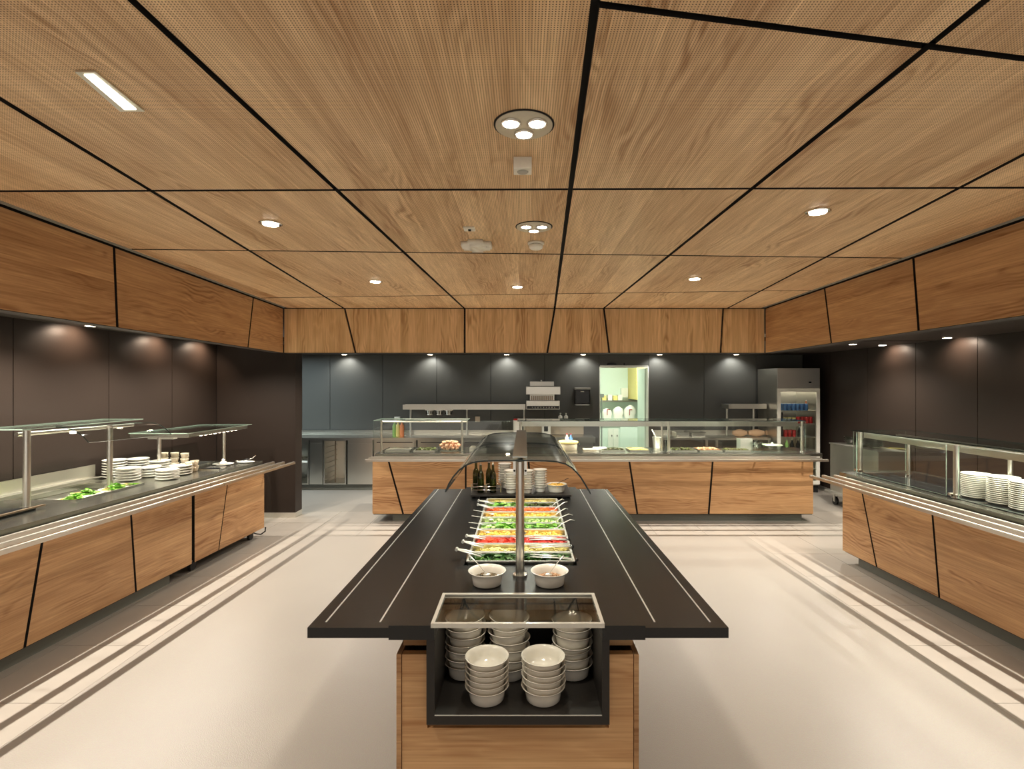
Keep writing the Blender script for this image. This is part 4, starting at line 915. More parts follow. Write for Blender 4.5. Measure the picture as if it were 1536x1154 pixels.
# ------------------------------------------------------------------ back wall equipment
# long rear worktop with cabinets, left
bw = thing('rear_worktop', 'long steel worktop with cabinets and open tray rack along the back wall, left', 'worktop', (-2.5, 9.3, 0))
yf, yb = 9.0, 9.585; xl, xr = -6.15, XA(778, 9.0)
B().box(xl, xr, yf-.02, yb, .862, .90).build('top', 'steel_x', bw)
B().box(xl, xr, yb-.02, yb, .90, .985).box(xl, xr, yb-.06, yb-.021, .90, .935).build('upstand', 'steel_x', bw)
B().box(xl, xr, yf+.06, yb, 0, .10).build('plinth', 'plinth', bw)
edges = [('open', 380, 463), ('door', 464, 484), ('rack', 485, 519), ('door', 521, 559), ('drawers', 560, 624), ('drawers', 626, 690), ('drawers', 692, 776)]
for kind, p0, p1 in edges:
    a, c_ = XA(p0, yf), XA(p1, yf)
    if kind in ('open', 'rack'):
        B().box(a, a+.02, yf, yb, .101, .861).box(c_-.02, c_, yf, yb, .101, .861).box(a+.02, c_-.02, yb-.02, yb, .101, .861).box(a+.02, c_-.02, yf, yb-.02, .101, .12).box(a+.02, c_-.02, yf, yb-.02, .845, .861).build('rack_frame', 'steel_z', bw)
        if kind == 'rack':
            for k in range(7):
                z = .18+k*.09
                B().box(a+.021, a+.045, yf+.03, yb-.03, z, z+.006).box(c_-.045, c_-.021, yf+.03, yb-.03, z, z+.006).build('runner', 'alu', bw)
            B().box(a+.16, a+.175, yf+.1, yf+.115, .121, .844).box(c_-.10, c_-.09, yf+.3, yf+.31, .121, .844).build('rack_post', 'bronze', bw)
            B().box((a+c_)/2+.02, c_-.021, yb-.03, yb-.021, .13, .84).build('back_liner', 'tan', bw)
        else: B().box(a+.021, c_-.021, yf+.02, yb-.03, .47, .485).build('shelf', 'white', bw)
    elif kind == 'door':
        B().bbox(a+.003, c_-.003, yf, yf+.02, .105, .80, .003).build('door', 'steel_z', bw)
        B().box(a+.003, c_-.003, yf+.021, yb-.02, .105, .861).build('cabinet', 'steel_z', bw)
        B().box(a+.003, c_-.003, yf+.004, yf+.02, .81, .86).build('fascia_strip', 'steel_x', bw)
    else:
        B().box(a+.003, c_-.003, yf+.021, yb-.02, .105, .861).build('cabinet', 'steel_z', bw)
        for (z0, z1) in ((.63, .845), (.37, .62), (.11, .36)):
            d_ = B().bbox(a+.02, c_-.02, yf, yf+.02, z0, z1, .003).build('drawer', 'steel_x', bw)
            B().box(a+.06, c_-.06, yf-.012, yf-.001, z1-.03, z1-.015).build('handle', 'gap', d_)
# right rear worktop
br = thing('rear_worktop', 'steel worktop with shelf below, between the kitchen doorway and the fridge', 'worktop', (2.9, 9.3, 0))
xl2, xr2 = XA(990, 9.1), 4.22
B().box(xl2, xr2, 9.0, yb, .862, .90).build('top', 'steel_x', br)
B().box(xl2, xr2, yb-.02, yb, .90, .985).build('upstand', 'steel_x', br)
for x in (xl2, (xl2+xr2)/2, xr2-.04): 
    for y in (9.02, 9.52): B().box(x, x+.04, y, y+.04, 0, .861).build('leg', 'steel_z', br)
B().box(xl2+.041, xr2-.041, 9.03, 9.5, .45, .47).build('lower_shelf', 'steel_x', br)
# shelves on the wall
def wall_shelf(px0, px1, py0, py1, y, posts, lab, name='pass_shelf'):
    t = thing(name, lab, 'shelf', (XA((px0+px1)/2, y), y, .985))
    z1, z0 = ZA(py0, y), ZA(py1, y)
    B().box(XA(px0, y), XA(px1, y), y-.15, y+.2, z0, z1).build('shelf_board', 'steel_x', t)
    B().box(XA(px0+4, y), XA(px1, y), y-.156, y-.151, z0+.01, z1+.012).build('front_lip', 'alu', t)
    for p_ in posts: B().cyl((XA(p_, y), y+.05, .905), (XA(p_, y), y+.05, z0-.001), .018, 12).build('post', 'alu', t)
    return t
wall_shelf(607, 788, 607, 614, 9.35, (615, 700, 786), 'long steel shelf on posts above the left rear worktop')
wall_shelf(1088, 1144, 606.5, 613, 9.30, (1092, 1132), 'short steel shelf on posts left of the fridge')
for i, px in enumerate((645, 659, 673)):
    t = thing('hanging_cup', 'ribbed metal cup under the long shelf, %s of three' % ('left', 'middle', 'right')[i], 'cup', (XA(px, 9.25), 9.25, 1.30), 'metal cups under the long shelf')
    x = XA(px, 9.25); zt = ZA(614.5, 9.25)
    B().box(x-.075, x+.075, 9.2, 9.3, zt-.012, zt).build('holder', 'alu', t)
    B().lathe([(.045, 0), (.05, .006), (.06, .08), (.062, .085)], (x, 9.25, zt-.098), 20).build('cup_body', 'alu', t)
    for k in range(6):
        a = PI+PI*(k+.5)/6; B().box(x+math.cos(a)*.057-.005, x+math.cos(a)*.057+.005, 9.25+math.sin(a)*.057-.005, 9.25+math.sin(a)*.057+.005, zt-.08, zt-.025).build('slot', 'gap', t)
# salamander grill on the wall
y = 9.585; x0, x1 = XA(789.5, 9.2), XA(839.5, 9.2)
t = thing('salamander_grill', 'steel salamander grill with black control strip on the back wall', 'grill', ((x0+x1)/2, 9.35, ZA(615, 9.2)))
zz = lambda p: ZA(p, 9.2)
B().bbox(x0, x1, 9.18, 9.58, zz(614.5), zz(601.5), .005).build('base_housing', 'steel_x', t)
B().box(x0+.01, x1-.01, 9.172, 9.179, zz(613.5), zz(609)).build('control_strip', 'black', t)
for k in range(9): B().box(x0+.10+k*.048, x0+.118+k*.048, 9.169, 9.1715, zz(612.2), zz(610.5)).build('button', 'greypl', t)
B().bbox(x0-.005, x1+.01, 9.15, 9.58, zz(592), zz(580), .006).build('upper_housing', 'steel_x', t)
B().bbox(XA(795, 9.3), XA(831, 9.3), 9.3, 9.58, ZA(579.5, 9.3), ZA(572.5, 9.3), .004).build('hood', 'alu', t)
B().box(XA(795, 9.2), XA(832, 9.2), 9.3, 9.5, zz(601.3), zz(592.2)).build('column', 'alu', t)
for k in range(11): B().box(XA(797+k*3.1, 9.2), XA(798.4+k*3.1, 9.2), 9.25, 9.299, zz(600.5), zz(594)).build('grill_rod', 'bronze', t)
B().cyl((XA(812, 9.5), 9.5, ZA(572.4, 9.3)), (XA(812, 9.5), 9.5, ZA(572.4, 9.3)+.03), .015, 10).build('knob', 'alu', t)
# towel dispenser
x0, x1 = XA(862, 9.5), XA(884, 9.5)
t = thing('towel_dispenser', 'black paper towel dispenser on the dark back wall', 'dispenser', ((x0+x1)/2, 9.5, ZA(607, 9.4)))
B().bbox(x0, x1, 9.38, 9.598, ZA(607, 9.4), ZA(584, 9.4), .02).build('housing', 'black', t)
B().bbox(x0-.008, x1+.008, 9.375, 9.598, ZA(584.5, 9.4)+.0, ZA(582.5, 9.4)+.012, .01).build('cap', 'greypl', t)
B().box(XA(871, 9.38), XA(876, 9.38), 9.376, 9.3795, ZA(588.2, 9.38), ZA(586.8, 9.38)).build('badge', 'white', t)
B().box(x0+.01, x1-.01, 9.40, 9.58, ZA(607, 9.4)-.014, ZA(607, 9.4)-.001).build('outlet', 'alu', t)
# soap bottles on a shelf beside the grill
tg = thing('wash_station', 'steel hand wash station with tall splashback below the towel dispenser', 'sink', (XA(838, 9.4), 9.4, 0))
B().box(XA(785, 9.1), XA(893, 9.1), 9.08, 9.58, .80, .90).build('basin', 'steel_x', tg)
B().box(XA(785, 9.5), XA(876, 9.5), 9.56, 9.585, .905, 1.13).build('splashback', 'tan', tg)
B().box(XA(829, 9.3), XA(877, 9.3), 9.30, 9.55, ZA(629.6, 9.35)-.02, ZA(629.6, 9.35)).build('soap_shelf', 'steel_x', tg)
B().box(XA(788, 9.1), XA(890, 9.1), 9.12, 9.56, .10, .799).build('cabinet', 'steel_z', tg)
for i, px in enumerate((840.5, 849)):
    x = XA(px, 9.38); z = ZA(629.6, 9.35)+.0005
    t = thing('soap_dispenser', 'white pump soap bottle above the hand wash station, %s one' % ('left', 'right')[i], 'soap bottle', (x, 9.38, z), 'soap bottles by the dispenser')
    B().lathe([(.034, 0), (.037, .005), (.037, .06), (.015, .075)], (x, 9.38, z), 16).build('bottle_body', 'white', t)
    B().lathe([(.012, 0), (.012, .03), (.02, .034), (0, .04)], (x, 9.38, z+.0755), 12).build('pump', 'white', t)
# coffee/dispensing boxes standing on the rear worktop by the grill
x = XA(775, 9.15)
t = thing('white_dispenser', 'narrow white dispenser box with red top at the left end of the long guard', 'dispenser', (x, 8.9, .9))
B().bbox(XA(770, 9.1), XA(780, 9.1), 9.1, 9.4, .9005, ZA(631, 9.1), .006).build('box_body', 'white', t)
B().box(XA(770.5, 9.1), XA(779, 9.1), 9.12, 9.3, ZA(631, 9.1)+.001, ZA(628.5, 9.1)).build('red_cap', 'redc', t)
for i, (p0, p1, mt, lab) in enumerate(((813, 826, 'white', 'tall white machine standing on the rear worktop behind the guard'),)):
    B_ = B().bbox(XA(p0, 9.1), XA(p1, 9.1), 9.11, 9.4, .9005, 1.17, .008); t = thing('coffee_machine', lab, 'machine', (XA(p0, 9.1), 9.2, .9)); B_.build('machine_body', mt, t)
    B().box(XA(816, 9.1), XA(822, 9.1), 9.10, 9.109, 1.0, 1.12).build('dark_front', 'black', t)
# little boxes over the left worktop
for (px, py0, py1, w_, mt, nm, lab, y) in ((596, 625.5, 632, 8, 'white', 'note_box', 'small white box on the wall behind the left guard', 9.58), (716.5, 625, 633, 7, 'tan', 'wall_thermostat', 'small cream box on the dark wall right of the long shelf middle', 9.58)):
    x = XA(px, y); hw = w_/2*y/F
    solo(B().bbox(x-hw, x+hw, y-.03, y+.018, ZA(py1, y), ZA(py0, y), .003), nm, mt, lab, 'wall box')
for i, (px, mt, lab) in enumerate(((592, 'greencloth', 'bottle with green label behind the left glass guard'), (597, 'yellowc', 'bottle with yellow label behind the left glass guard'), (603, 'orange', 'round bottle of orange sauce behind the left glass guard'))):
    x = XA(px, 9.2); t = thing('sauce_bottle', lab, 'bottle', (x, 9.2, .9005))
    B().lathe([(.035, 0), (.038, .005), (.038, .19), (.015, .23), (.014, .25)], (x, 9.2, .9005), 16).build('bottle_body', mt, t)
    B().lathe([(.016, 0), (.016, .02), (0, .021)], (x, 9.2, 1.151), 12).build('cap', 'white', t)
# items on the back counter deck
z = .9005
x = XA(673, 7.12); 
t = thing('egg_bowl', 'low round wire bowl heaped with brown eggs on the back counter', 'bowl', (x, 7.25, z))
B().lathe([(.13, 0), (.14, .004), (.15, .045), (.152, .05), (.146, .05), (.135, .008), (0, .006)], (x, 7.25, z), 28).build('glass_dish', 'clear', t)
B().box(x-.17, x+.17, 7.09, 7.42, z-.0, z+.0).build('board', 'tan', t) if False else None
ec = 0; ef = None
for ring, (r, n, zz_) in enumerate(((.105, 11, .038), (.055, 6, .04), (.12, 12, .075), (.07, 8, .082), (.025, 3, .086), (.09, 10, .112), (.04, 5, .122))):
    for k in range(n):
        a = 2*PI*k/n+ring*.4; p = (x+r*math.cos(a), 7.25+r*math.sin(a), z+zz_)
        lab = 'brown egg in the %s layer of the egg bowl on the back counter' % ('lower', 'lower', 'middle', 'middle', 'middle', 'top', 'top')[ring]
        if ef is None:
            ef = B().ell((0, 0, 0), .022, .022, .027, 10, 8).build('egg', 'egg'); tag(ef, lab, 'egg', 'brown eggs in the bowl'); ef.location = p; ef.rotation_euler = (1.2, 0, a)
        else:
            o = dup(ef, p, lab); o.rotation_euler = (random.uniform(0, 3), random.uniform(0, 3), a)
def gnpan(px0, px1, y0, y1, h, lab, fm=None, kind='cube', flab=None, sd=3, mat='chrome', dz=0):
    xa, xb = XA(px0, y0), XA(px1, y0); t = thing('food_pan', lab, 'pan', ((xa+xb)/2, (y0+y1)/2, z+dz)); q = z+dz
    B().box(xa, xb, y0, y0+.004, q, q+h).box(xa, xb, y1-.004, y1, q, q+h).box(xa, xa+.004, y0+.004, y1-.004, q, q+h).box(xb-.004, xb, y0+.004, y1-.004, q, q+h).box(xa+.004, xb-.004, y0+.004, y1-.004, q, q+.004).build('tray', 'steel_x', t)
    B().box(xa-.012, xb+.012, y0-.012, y0, q+h-.004, q+h).box(xa-.012, xb+.012, y1, y1+.012, q+h-.004, q+h).box(xa-.012, xa, y0, y1, q+h-.004, q+h).box(xb, xb+.012, y0, y1, q+h-.004, q+h).build('rim', mat, t)
    if fm: tag(scatter(kind, xa+.02, xb-.02, y0+.02, y1-.02, q+h*.45, 260, .016, h*.5, sd).build('salad', fm), flab, 'food', kind='stuff')
gnpan(577, 614, 7.12, 7.42, .02, 'shallow empty steel pan at the left end of the back counter')
gnpan(620, 652, 7.12, 7.42, .02, 'steel pan with dark food left of the egg bowl', 'f_olive', 'cube', 'dark chopped food in the pan left of the egg bowl', 71)
gnpan(704, 728, 7.15, 7.40, .05, 'steel pan right of the egg bowl, partly behind the canopy')
gnpan(902, 938, 7.12, 7.42, .022, 'shallow steel pan with dark and pale food below the doorway', 'f_olive', 'leaf', 'dark food in the shallow pan below the doorway', 72)
gnpan(945, 974, 7.12, 7.42, .022, 'shallow steel pan beside the bucket on the back counter', 'f_cab', 'stick', 'pale food in the shallow pan beside the bucket', 73)
gnpan(1010, 1046, 7.12, 7.42, .022, 'first shallow pan right of the thick guard post', 'f_olive', 'leaf', 'dark leaves in the first pan right of the thick guard post', 74)
gnpan(1050, 1084, 7.12, 7.42, .022, 'second shallow pan right of the thick guard post', 'f_nut', 'cube', 'brown food in the second pan right of the thick guard post', 75)
gnpan(1088, 1126, 7.12, 7.30, .022, 'third shallow pan right of the thick guard post', 'f_olive', 'cube', 'dark food in the third pan right of the thick guard post', 76)
gnpan(1015, 1034, 9.12, 9.4, .09, 'deep steel pan, left one on the right rear worktop'); gnpan(1038, 1058, 9.12, 9.4, .08, 'deep steel pan, right one on the right rear worktop')
# casserole with yellow rim
x, y = XA(852, 7.25), 7.3
t = thing('casserole', 'large yellow-rimmed casserole pot on the back counter', 'pot', (x, y, z))
B().lathe([(.12, 0), (.125, .005), (.135, .10)], (x, y, z), 28).build('pot_body', 'tan', t)
B().lathe([(.145, 0), (.148, .01), (.14, .022), (.12, .03), (0, .035)], (x, y, z+.1005), 28).build('lid', 'yellowc', t)
for s_ in (-1, 1): B().tube([(x+s_*.135, y-.03, z+.08), (x+s_*.165, y, z+.082), (x+s_*.135, y+.03, z+.08)], .007, 6).build('handle', 'gap', t)
# jar of squeeze bottles
for i, (px, mt) in enumerate(((851, 'white'), (857, 'bluec'))):
    xx = XA(px, 7.47); t = thing('milk_bottle', 'small %s bottle behind the yellow-rimmed casserole' % ('white' if mt == 'white' else 'blue and white'), 'bottle', (xx, 7.55, z))
    B().lathe([(.025, 0), (.028, .004), (.028, .14), (.012, .17), (.012, .19)], (xx, 7.55, z), 14).build('bottle_body', mt, t); B().lathe([(.014, 0), (.014, .015), (0, .016)], (xx, 7.55, z+.1905), 10).build('cap', 'redc', t)
# folded cloths
for i, px in enumerate((884, 900)):
    x = XA(px, 7.3); b_ = B().bbox(x-.09, x+.09, 7.22+.05*i, 7.36+.05*i, z, z+.022+.01*i, .008)
    solo(b_, 'folded_cloth', 'tan' if i == 0 else 'white', 'folded %s cloth on the back counter left of the doorway pans' % ('beige' if i == 0 else 'white'), 'cloth')
# bucket with whisk
x, y = XA(986.5, 7.5), 7.53
t = thing('utensil_bucket', 'grey steel bucket holding a whisk by the thick guard post', 'bucket', (x, y, z))
B().lathe([(.052, 0), (.055, .004), (.068, .155), (.070, .16), (.064, .16), (.050, .008), (0, .006)], (x, y, z), 24).build('bucket_body', 'alu', t)
B().tube([(x+.06, y, z+.15), (x+.03, y-.06, z+.12), (x-.03, y-.06, z+.12), (x-.06, y, z+.15)], .003, 6).build('bail', 'chrome', t)
solo(B().tube([(x+.02, y, z+.012), (x-.02, y, z+.16), (x-.075, y, z+.265)], [.004, .006, .009], 8), 'whisk', 'white', 'pale whisk handle leaning out of the grey bucket', 'whisk')
# right end: steel box, glass jar, domes, bread
t = thing('napkin_box', 'small steel box with square front near the right end of the back counter', 'box', (XA(1118, 7.45), 7.45, z))
B().bbox(XA(1109, 7.4), XA(1127, 7.4), 7.36, 7.5, z, z+.15, .004).build('box_body', 'alu', t)
for (px, r, h_, lab) in ((1135, .08, .10, 'round glass jar left of the glass dome'), (1158, .14, .06, 'wide glass dish with pale rim under the right guard end')):
    x = XA(px, 7.3); t = thing('glass_dish', lab, 'dish', (x, 7.3, z))
    B().lathe([(r*.85, 0), (r*.9, .004), (r, h_), (r+.004, h_+.004), (r-.004, h_), (r*.8, .008), (0, .007)], (x, 7.3, z), 28).build('dish_body', 'clear', t)
    B().lathe([(r*.9, 0), (r, .006), (r*.9, .014), (r*.2, .02), (.012, .022), (.014, .04), (0, .044)], (x, 7.3, z+h_+.005), 28).build('lid', 'palegreen' if r > .1 else 'clear', t)
for i, (p0, p1, y) in enumerate(((1099, 1120, 9.2), (1122.5, 1146, 9.2), (1148, 1158, 9.2))):
    a, c_ = XA(p0, y), XA(p1, y); zc = .9665
    b_ = B()
    n = 8; pts = [(a+(c_-a)*k/n, y, .985+.0) for k in range(n+1)]
    b_.tube([(p[0], y, zc) for p in pts], [.03+.035*math.sin(PI*(k+.3)/(n+.6)) for k in range(n+1)], 12)
    solo(b_, 'bread_loaf', 'bread', 'long brown bread loaf on the right rear worktop, %s of three' % ('left', 'middle', 'right')[i], 'bread')

# ------------------------------------------------------------------ doorway and kitchen beyond
dr_ = B().box(DX0, DX0+.015, WBY-.004, WBY+.14, 0, DZ).box(DX1-.015, DX1, WBY-.004, WBY+.14, 0, DZ).box(DX0+.015, DX1-.015, WBY-.004, WBY+.14, DZ-.02, DZ).build('door_1', 'white', kind='structure')
B().box(DX0+.01, DX1-.01, WBY-.012, WBY-.005, DZ, DZ+.02).build('door_track', 'alu', dr_)
b_ = B().box(DX0+.14, DX0+.30, WBY-.05, WBY-.001, DZ+.021, DZ+.05).box(DX0+.44, DX0+.46, WBY-.04, WBY-.001, DZ+.021, DZ+.06); b_.build('door_closer', 'black', dr_)
B().box(XA(966, WBY+.2), XA(966, WBY+.2)+.03, WBY+.145, WBY+.75, .01, DZ-.03).build('door_leaf', 'mint', dr_)
KB = 12.8
B().box(.9, 5.2, KB, KB+.1, 0, 2.7).build('wall_kitchen_back', 'mint', kind='structure')
B().box(1.0, 1.1, WBY+.14, KB, 0, 2.7).build('wall_kitchen_left', 'mint', kind='structure')
B().box(4.4, 4.5, WBY+.14, KB, 0, 2.7).build('wall_kitchen_right', 'mint', kind='structure')
B().box(.9, 4.5, WBY+.14, KB+.1, 2.70, 2.75).build('ceiling_kitchen', 'white', kind='structure')
area('kitchen_tube_light', (2.4, 11.0, 2.66), 40, 1.6, .6, (.86, 1.0, .84))
t = thing('kitchen_lamp', 'lit ceiling lamp in the kitchen seen through the doorway', 'lamp', (2.4, 11.0, 2.68))
B().box(1.6, 3.2, 10.7, 11.3, 2.672, 2.699).build('diffuser', 'lampsoft', t)
yk = 12.2
t = thing('kitchen_counter', 'pale green steel counter with doors in the kitchen beyond the doorway', 'counter', (XA(925, yk), yk, 0))
B().box(XA(897, yk), XA(978, yk), yk-.1, KB-.02, .0, .86).build('cabinet', 'mint', t)
B().box(XA(896, yk), XA(980, yk), yk-.13, KB-.01, .861, .90).build('top', 'steel_x', t)
for p_ in (912, 920): B().bbox(XA(p_, yk-.1), XA(p_+7.5, yk-.1), yk-.12, yk-.101, .1, .80, .004).build('door', 'white', t)
for p_ in (917, 925): B().box(XA(p_, yk-.1), XA(p_+1, yk-.1), yk-.135, yk-.1205, .62, .66).build('handle', 'gap', t)
B().box(XA(930, yk-.1), XA(960, yk-.1), yk-.12, yk-.101, .08, .84).build('side_panel', 'mint', t)
t = thing('kitchen_shelf', 'steel wall shelf across the kitchen beyond the doorway', 'shelf', (XA(930, KB-.2), KB-.2, ZA(602, KB-.3)))
B().box(XA(898, KB-.3), XA(975, KB-.3), KB-.35, KB-.001, ZA(603, KB-.35), ZA(601, KB-.35)).build('shelf_board', 'steel_x', t)
for i, p_ in enumerate((903, 912, 920, 927)):
    solo(B().bbox(XA(p_, KB-.3), XA(p_+6.5, KB-.3), KB-.3, KB-.08, ZA(600.8, KB-.35), ZA(600.8, KB-.35)+.11+.02*(i % 2), .004), 'storage_box', 'white' if i % 2 else 'yellowc', 'small pale box on the kitchen wall shelf, %s from the left' % ranks[i], 'box')
solo(B().bbox(XA(931, KB-.02), XA(941, KB-.02), KB-.12, KB-.001, ZA(596, KB), ZA(582, KB), .01), 'wall_dispenser', 'white', 'white dispenser on the kitchen wall above the shelf', 'dispenser')
solo(B().bbox(XA(899.5, 11.5), XA(906, 11.5), 11.5, 11.55, ZA(596.5, 11.5), ZA(591, 11.5), .004).bbox(XA(902, 11.5), XA(903.5, 11.5), 11.51, 11.54, .0, ZA(596.6, 11.5), .003), 'sign_stand', 'plinth', 'small dark green board on a stand inside the kitchen doorway', 'sign')
for i, (p_, r, lab) in enumerate(((911, .11, 'small round white plastic bag on the kitchen counter'), (927, .12, 'left large white plastic bag on the kitchen counter'), (944, .135, 'right large white plastic bag on the kitchen counter'))):
    x = XA(p_, 12.3); b_ = B()
    h_ = (.36, .40, .43)[i]
    b_.lathe([(r*.75, 0), (r*.95, h_*.12), (r*.85, h_*.3), (r*.95, h_*.45), (r*1.08, h_*.62), (r*1.0, h_*.78), (r*.75, h_*.90), (r*.35, h_*.97), (.015, h_)], (x, 12.3, .9005), 22, 1, .5)
    rn_ = random.Random(i+5); b_.v = [(x+(v[0]-x)*rn_.uniform(.88, 1.06)+(v[2]-.9)*(-.12, .05, .1)[i]*.5, v[1], v[2]*1.0+(rn_.uniform(-.012, .006) if v[2] > 1.0 else 0)) for v in b_.v]
    t = thing('plastic_bag', lab, 'bag', (x, 12.3, .9005), 'white bags in the kitchen'); b_.build('bag_body', 'white', t)
    if i != 1: B().box(x-.02, x-.005, 12.3-r*.56-.012, 12.3-r*.56-.004, 1.10, 1.24).box(x-.004, x+.05, 12.3-r*.56-.012, 12.3-r*.56-.004, 1.225, 1.24).build('red_print', 'redc', t)
solo(B().box(XA(912.5, 12.18), XA(917, 12.18), 12.10, 12.13, .95, 1.08), 'red_label', 'redc', 'red tag in front of the small white bag in the kitchen', 'tag') if False else None
t = thing('kitchen_cupboard', 'yellow-toned wall cupboard at the right of the kitchen doorway', 'cupboard', (XA(958, 11.8), 11.8, 1.5))
B().bbox(XA(955, 11.8), 3.1, 11.8, KB-.001, ZA(600, 11.8), 2.4, .006).build('cupboard_body', 'yellowc', t)
B().box(XA(955, 11.8), 3.1, 11.79, 11.799, ZA(573.5, 11.8), ZA(572.8, 11.8)).build('joint', 'gap', t)

# ------------------------------------------------------------------ ceiling fittings and lights
def puck(px, py, lab, w, r=.052, mat='lamp'):
    x, y = G(px, py, CEIL); t = thing('downlight', lab, 'ceiling light', (x, y, CEIL), 'single round downlights')
    B().lathe([(r*1.25, 0), (r*1.25, -.004), (r*.95, -.006), (r*.9, -.002)], (x, y, CEIL-.0005), 24).build('ring', 'chrome', t)
    B().lathe([(r*.85, 0), (r*.85, -.0045), (0, -.0045)], (x, y, CEIL-.0055), 20).build('lens', mat, t)
    spot('downlight_beam', (x, y, CEIL-.03), w, 125, .9, WARM, .04); return t
puck(406, 335, 'single round downlight in the left part of the ceiling', K_SMALL)
puck(563, 422, 'single round downlight near the back, left of the middle', K_SMALL)
puck(776, 430, 'single round downlight near the back, in the middle', K_SMALL)
puck(1042, 418, 'single round downlight near the back, right of the middle', K_SMALL)
puck(1227, 317, 'single round downlight in the right part of the ceiling', K_SMALL)
def triple(px, py, lab, r, w):
    x, y = G(px, py, CEIL); t = thing('triple_downlight', lab, 'ceiling light', (x, y, CEIL), 'triple downlights')
    B().lathe([(r+.006, 0), (r+.006, -.002), (r, -.003), (r, -.002)], (x, y, CEIL-.0005), 40).build('shadow_ring', 'gap', t)
    B().lathe([(r-.001, 0), (r-.001, -.006), (0, -.006)], (x, y, CEIL-.0008), 40).build('base_plate', 'cream', t)
    for a in (-PI/6, -5*PI/6, PI/2):
        lx_, ly_ = x+math.cos(a)*r*.52, y+math.sin(a)*r*.52
        k_ = B().lathe([(r*.36, 0), (r*.36, -.006), (r*.30, -.008), (r*.28, -.001)], (lx_, ly_, CEIL-.0068), 24).build('lamp_ring', 'chrome', t)
        B().lathe([(r*.27, 0), (r*.27, -.006), (0, -.006)], (lx_, ly_, CEIL-.0078), 20).build('lens', 'lamp', k_)
        spot('triple_beam', (lx_, ly_, CEIL-.04), w/3, 120, .8, WARM, .035)
triple(786, 187, 'large triple downlight nearest the camera', .105, K_MAIN)
triple(801, 340, 'smaller-looking triple downlight beyond the smoke sensor box', .105, K_MAIN)
# linear light
cs = [G(112, 105, CEIL), G(143, 105, CEIL), G(217, 165, CEIL), G(180, 165, CEIL)]
t = thing('linear_light', 'slim rectangular recessed light at the upper left of the ceiling', 'ceiling light', (sum(c[0] for c in cs)/4, sum(c[1] for c in cs)/4, CEIL))
def lerp2(a, b, t_): return (a[0]+(b[0]-a[0])*t_, a[1]+(b[1]-a[1])*t_)
xx0 = sum(c[0] for c in cs)/4; yy0 = sum(c[1] for c in cs)/4; hw = (abs(cs[1][0]-cs[0][0])+abs(cs[2][0]-cs[3][0]))/4; hl = (cs[2][1]-cs[1][1])/2
print('linear', cs)
B().prism(cs, CEIL-.006, CEIL-.0005).build('frame', 'alu', t)
inn = [lerp2(lerp2(cs[0], cs[1], .30), lerp2(cs[3], cs[2], .30), .06), lerp2(lerp2(cs[0], cs[1], .78), lerp2(cs[3], cs[2], .78), .06), lerp2(lerp2(cs[0], cs[1], .78), lerp2(cs[3], cs[2], .78), .93), lerp2(lerp2(cs[0], cs[1], .30), lerp2(cs[3], cs[2], .30), .93)]
B().prism(inn, CEIL-.008, CEIL-.0062).build('diffuser', 'lampsoft', t)
area('linear_beam', (xx0, yy0, CEIL-.03), 12, .08, .4, WARM)
# sensor box, plate, access point, smoke detector
x, y = G(784, 240, CEIL)
t = thing('sensor_box', 'small white square sensor box below the near triple downlight', 'sensor', (x, y, CEIL))
B().bbox(x-.038, x+.038, y-.035, y+.035, CEIL-.05, CEIL-.0005, .003).build('housing', 'white', t)
for (dx, r) in ((0, .010),): B().lathe([(.022, 0), (.024, .002), (.022, .003)], (x, y+.0, CEIL-.0535), 20).build('lens', 'greypl', t)
x, y = G(704, 342, CEIL)
t = thing('ceiling_plate', 'small white plate with dark notch beside the access point', 'plate', (x, y, CEIL))
B().bbox(x-.034, x+.034, y-.034, y+.034, CEIL-.012, CEIL-.0005, .003).build('cover', 'white', t); B().box(x-.006, x+.010, y-.012, y+.012, CEIL-.018, CEIL-.0125).build('notch', 'gap', t)
x, y = G(715, 365, CEIL)
t = thing('access_point', 'rounded white wireless access point on the ceiling', 'access point', (x, y, CEIL))
bm = bmesh.new(); bmesh.ops.create_cube(bm, size=1)
for v in bm.verts: v.co = Vector((x+v.co.x*.20, y+v.co.y*.20, CEIL-.0205+v.co.z*.04))
bmesh.ops.bevel(bm, geom=[e for e in bm.edges if abs(e.verts[0].co.z-e.verts[1].co.z) > .01], offset=.05, segments=5, affect='EDGES')
bmesh.ops.bevel(bm, geom=[e for e in bm.edges if e.verts[0].co.z < CEIL-.03 and e.verts[1].co.z < CEIL-.03 and len(e.link_faces) == 2], offset=.012, segments=3, affect='EDGES')
B().frombm(bm, True).build('housing', 'white', t); B().cyl((x+.07, y-.06, CEIL-.0406), (x+.07, y-.06, CEIL-.0418), .004, 8).build('status_led', 'greypl', t)
x, y = G(804, 364, CEIL)
t = thing('smoke_detector', 'round white smoke detector on the ceiling next to the second triple downlight', 'smoke detector', (x, y, CEIL))
B().lathe([(.055, 0), (.055, -.012), (.050, -.014)], (x, y, CEIL-.0005), 28).build('base', 'white', t)
B().lathe([(.046, 0), (.046, -.012), (.042, -.022), (.03, -.028), (0, -.029)], (x, y, CEIL-.018), 28).build('chamber', 'white', t)
B().lathe([(.038, 0), (.038, -.003)], (x, y, CEIL-.0148), 24).build('slot', 'gap', t)
# unseen beams added above and behind the camera to fill the hall
for (x, y) in ((-2.0, -1.2), (0, -1.2), (2.0, -1.2), (-1.4, 1.0), (1.6, .9), (0.9, -3), (-.9, -3)):
    spot('hall_fill_beam', (x, y, CEIL-.03), 26, 130, .9, WARM, .05)
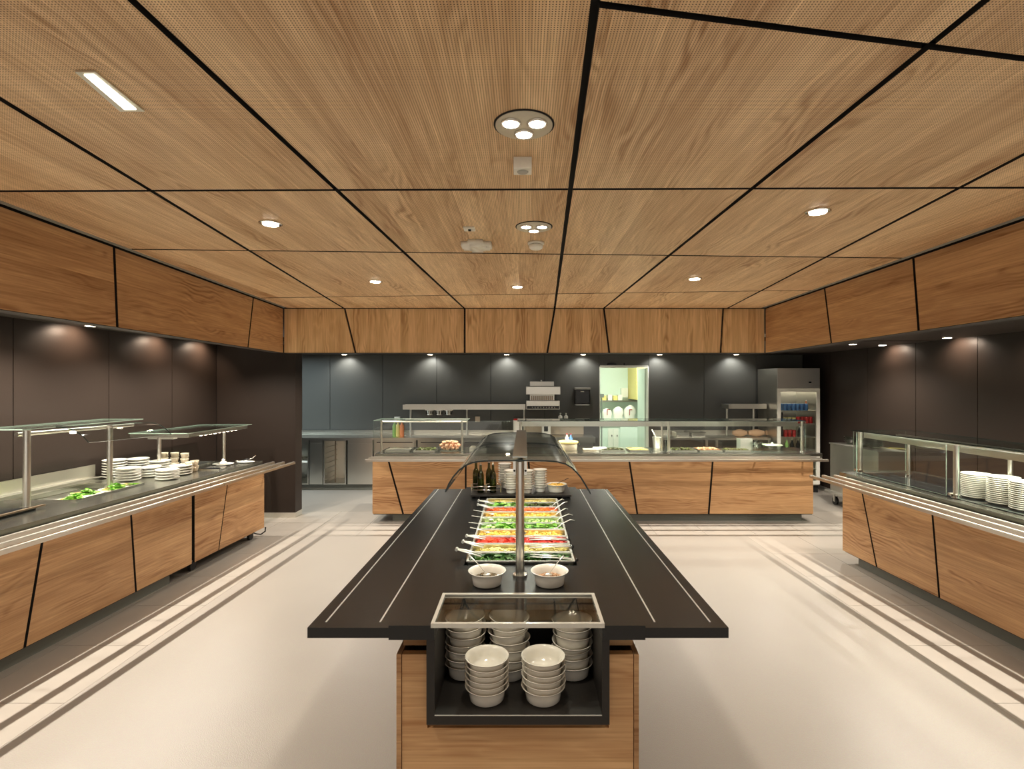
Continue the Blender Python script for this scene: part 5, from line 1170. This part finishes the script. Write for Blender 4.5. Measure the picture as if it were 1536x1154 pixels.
# soffit lights: rows over the tray rails (their shadows fall on the floor) and wall washers
def soff(x, y, lab, w, size=140, target=None, rad=.018, grp='soffit downlights', col=WARM):
    t = thing('soffit_light', lab, 'ceiling light', (x, y, SOF), grp)
    B().lathe([(.055, 0), (.055, -.003), (.045, -.005)], (x, y, SOF-.0005), 20).build('ring', 'chrome', t)
    B().lathe([(.042, 0), (.042, -.003), (0, -.003)], (x, y, SOF-.0055), 18).build('lens', 'lamp', t)
    spot('soffit_beam', (x, y, SOF-.02), w, size, .7, col, rad, target)
n = ['nearest', 'second', 'third', 'fourth', 'fifth', 'sixth', 'seventh', 'eighth']
for i in range(7):
    t_ = .2+i*1.0
    p = FLt.w(-.40, t_, 0); soff(p[0], p[1], '%s soffit downlight over the left counter rails' % n[i], K_RAIL, rad=.012)
    if t_ < 5.6: p = FRt.w(-.40, t_, 0); soff(p[0], p[1], '%s soffit downlight over the right counter rails' % n[i], K_RAIL, rad=.012)
for i in range(7): soff(-2.2+i*1.1, 7.05, 'soffit downlight over the back counter, %s from the left' % n[i].replace('nearest', 'first'), K_RAIL)
for i, px in enumerate((516, 531+112-14+0, 645, 760, 875, 990, 1105)):
    if i == 1: continue
    soff(XA(px, 9.38), 9.40, 'wall light in the soffit above the back wall, at the %s position' % n[i].replace('nearest', 'first'), K_BACK, 130, (XA(px, 9.38), 10.3, 0), col=(.97, .98, .92))
for i, y in enumerate((1.6, 2.7, 3.8, 4.85, 5.95, 6.75)): soff(-3.99, y, '%s wall light in the soffit along the left dark wall' % n[i], K_WASH, 145, (-5.6, y, 0), col=(1, .74, .54))
for i, y in enumerate((1.7, 2.8, 3.9, 5.0, 6.1, 7.2)): soff(4.90, y, '%s wall light in the soffit along the right dark wall' % n[i], K_WASH, 145, (6.5, y, 0), col=(1, .78, .6))
area('side_room_light', (-4.2, 8.3, SOF-.03), 36, 1.4, .5, (.78, .95, 1.0))
# guard lamps
for (x, y) in ((px_, 2.7), (px_, 3.0), (px_, 3.3), (px_, 3.6), (px_, 4.0)): spot('canopy_led', (x, min(y, 3.75), 1.41), 4.0, 150, .5, (.95, 1, .86), .02)
area('right_guard_strip', (3.49, 3.95, 1.258), 7, .03, 2.6, (1, .95, .75)); area('back_guard_strip', (XA(990, 7.13), 7.13, 1.236), 10, 3.4, .04, (1, .97, .85))
for y in (4.32,): spot('left_guard_lamp', (-3.70, y, 1.39), 3, 140, .5, (1, .9, .7), .02)
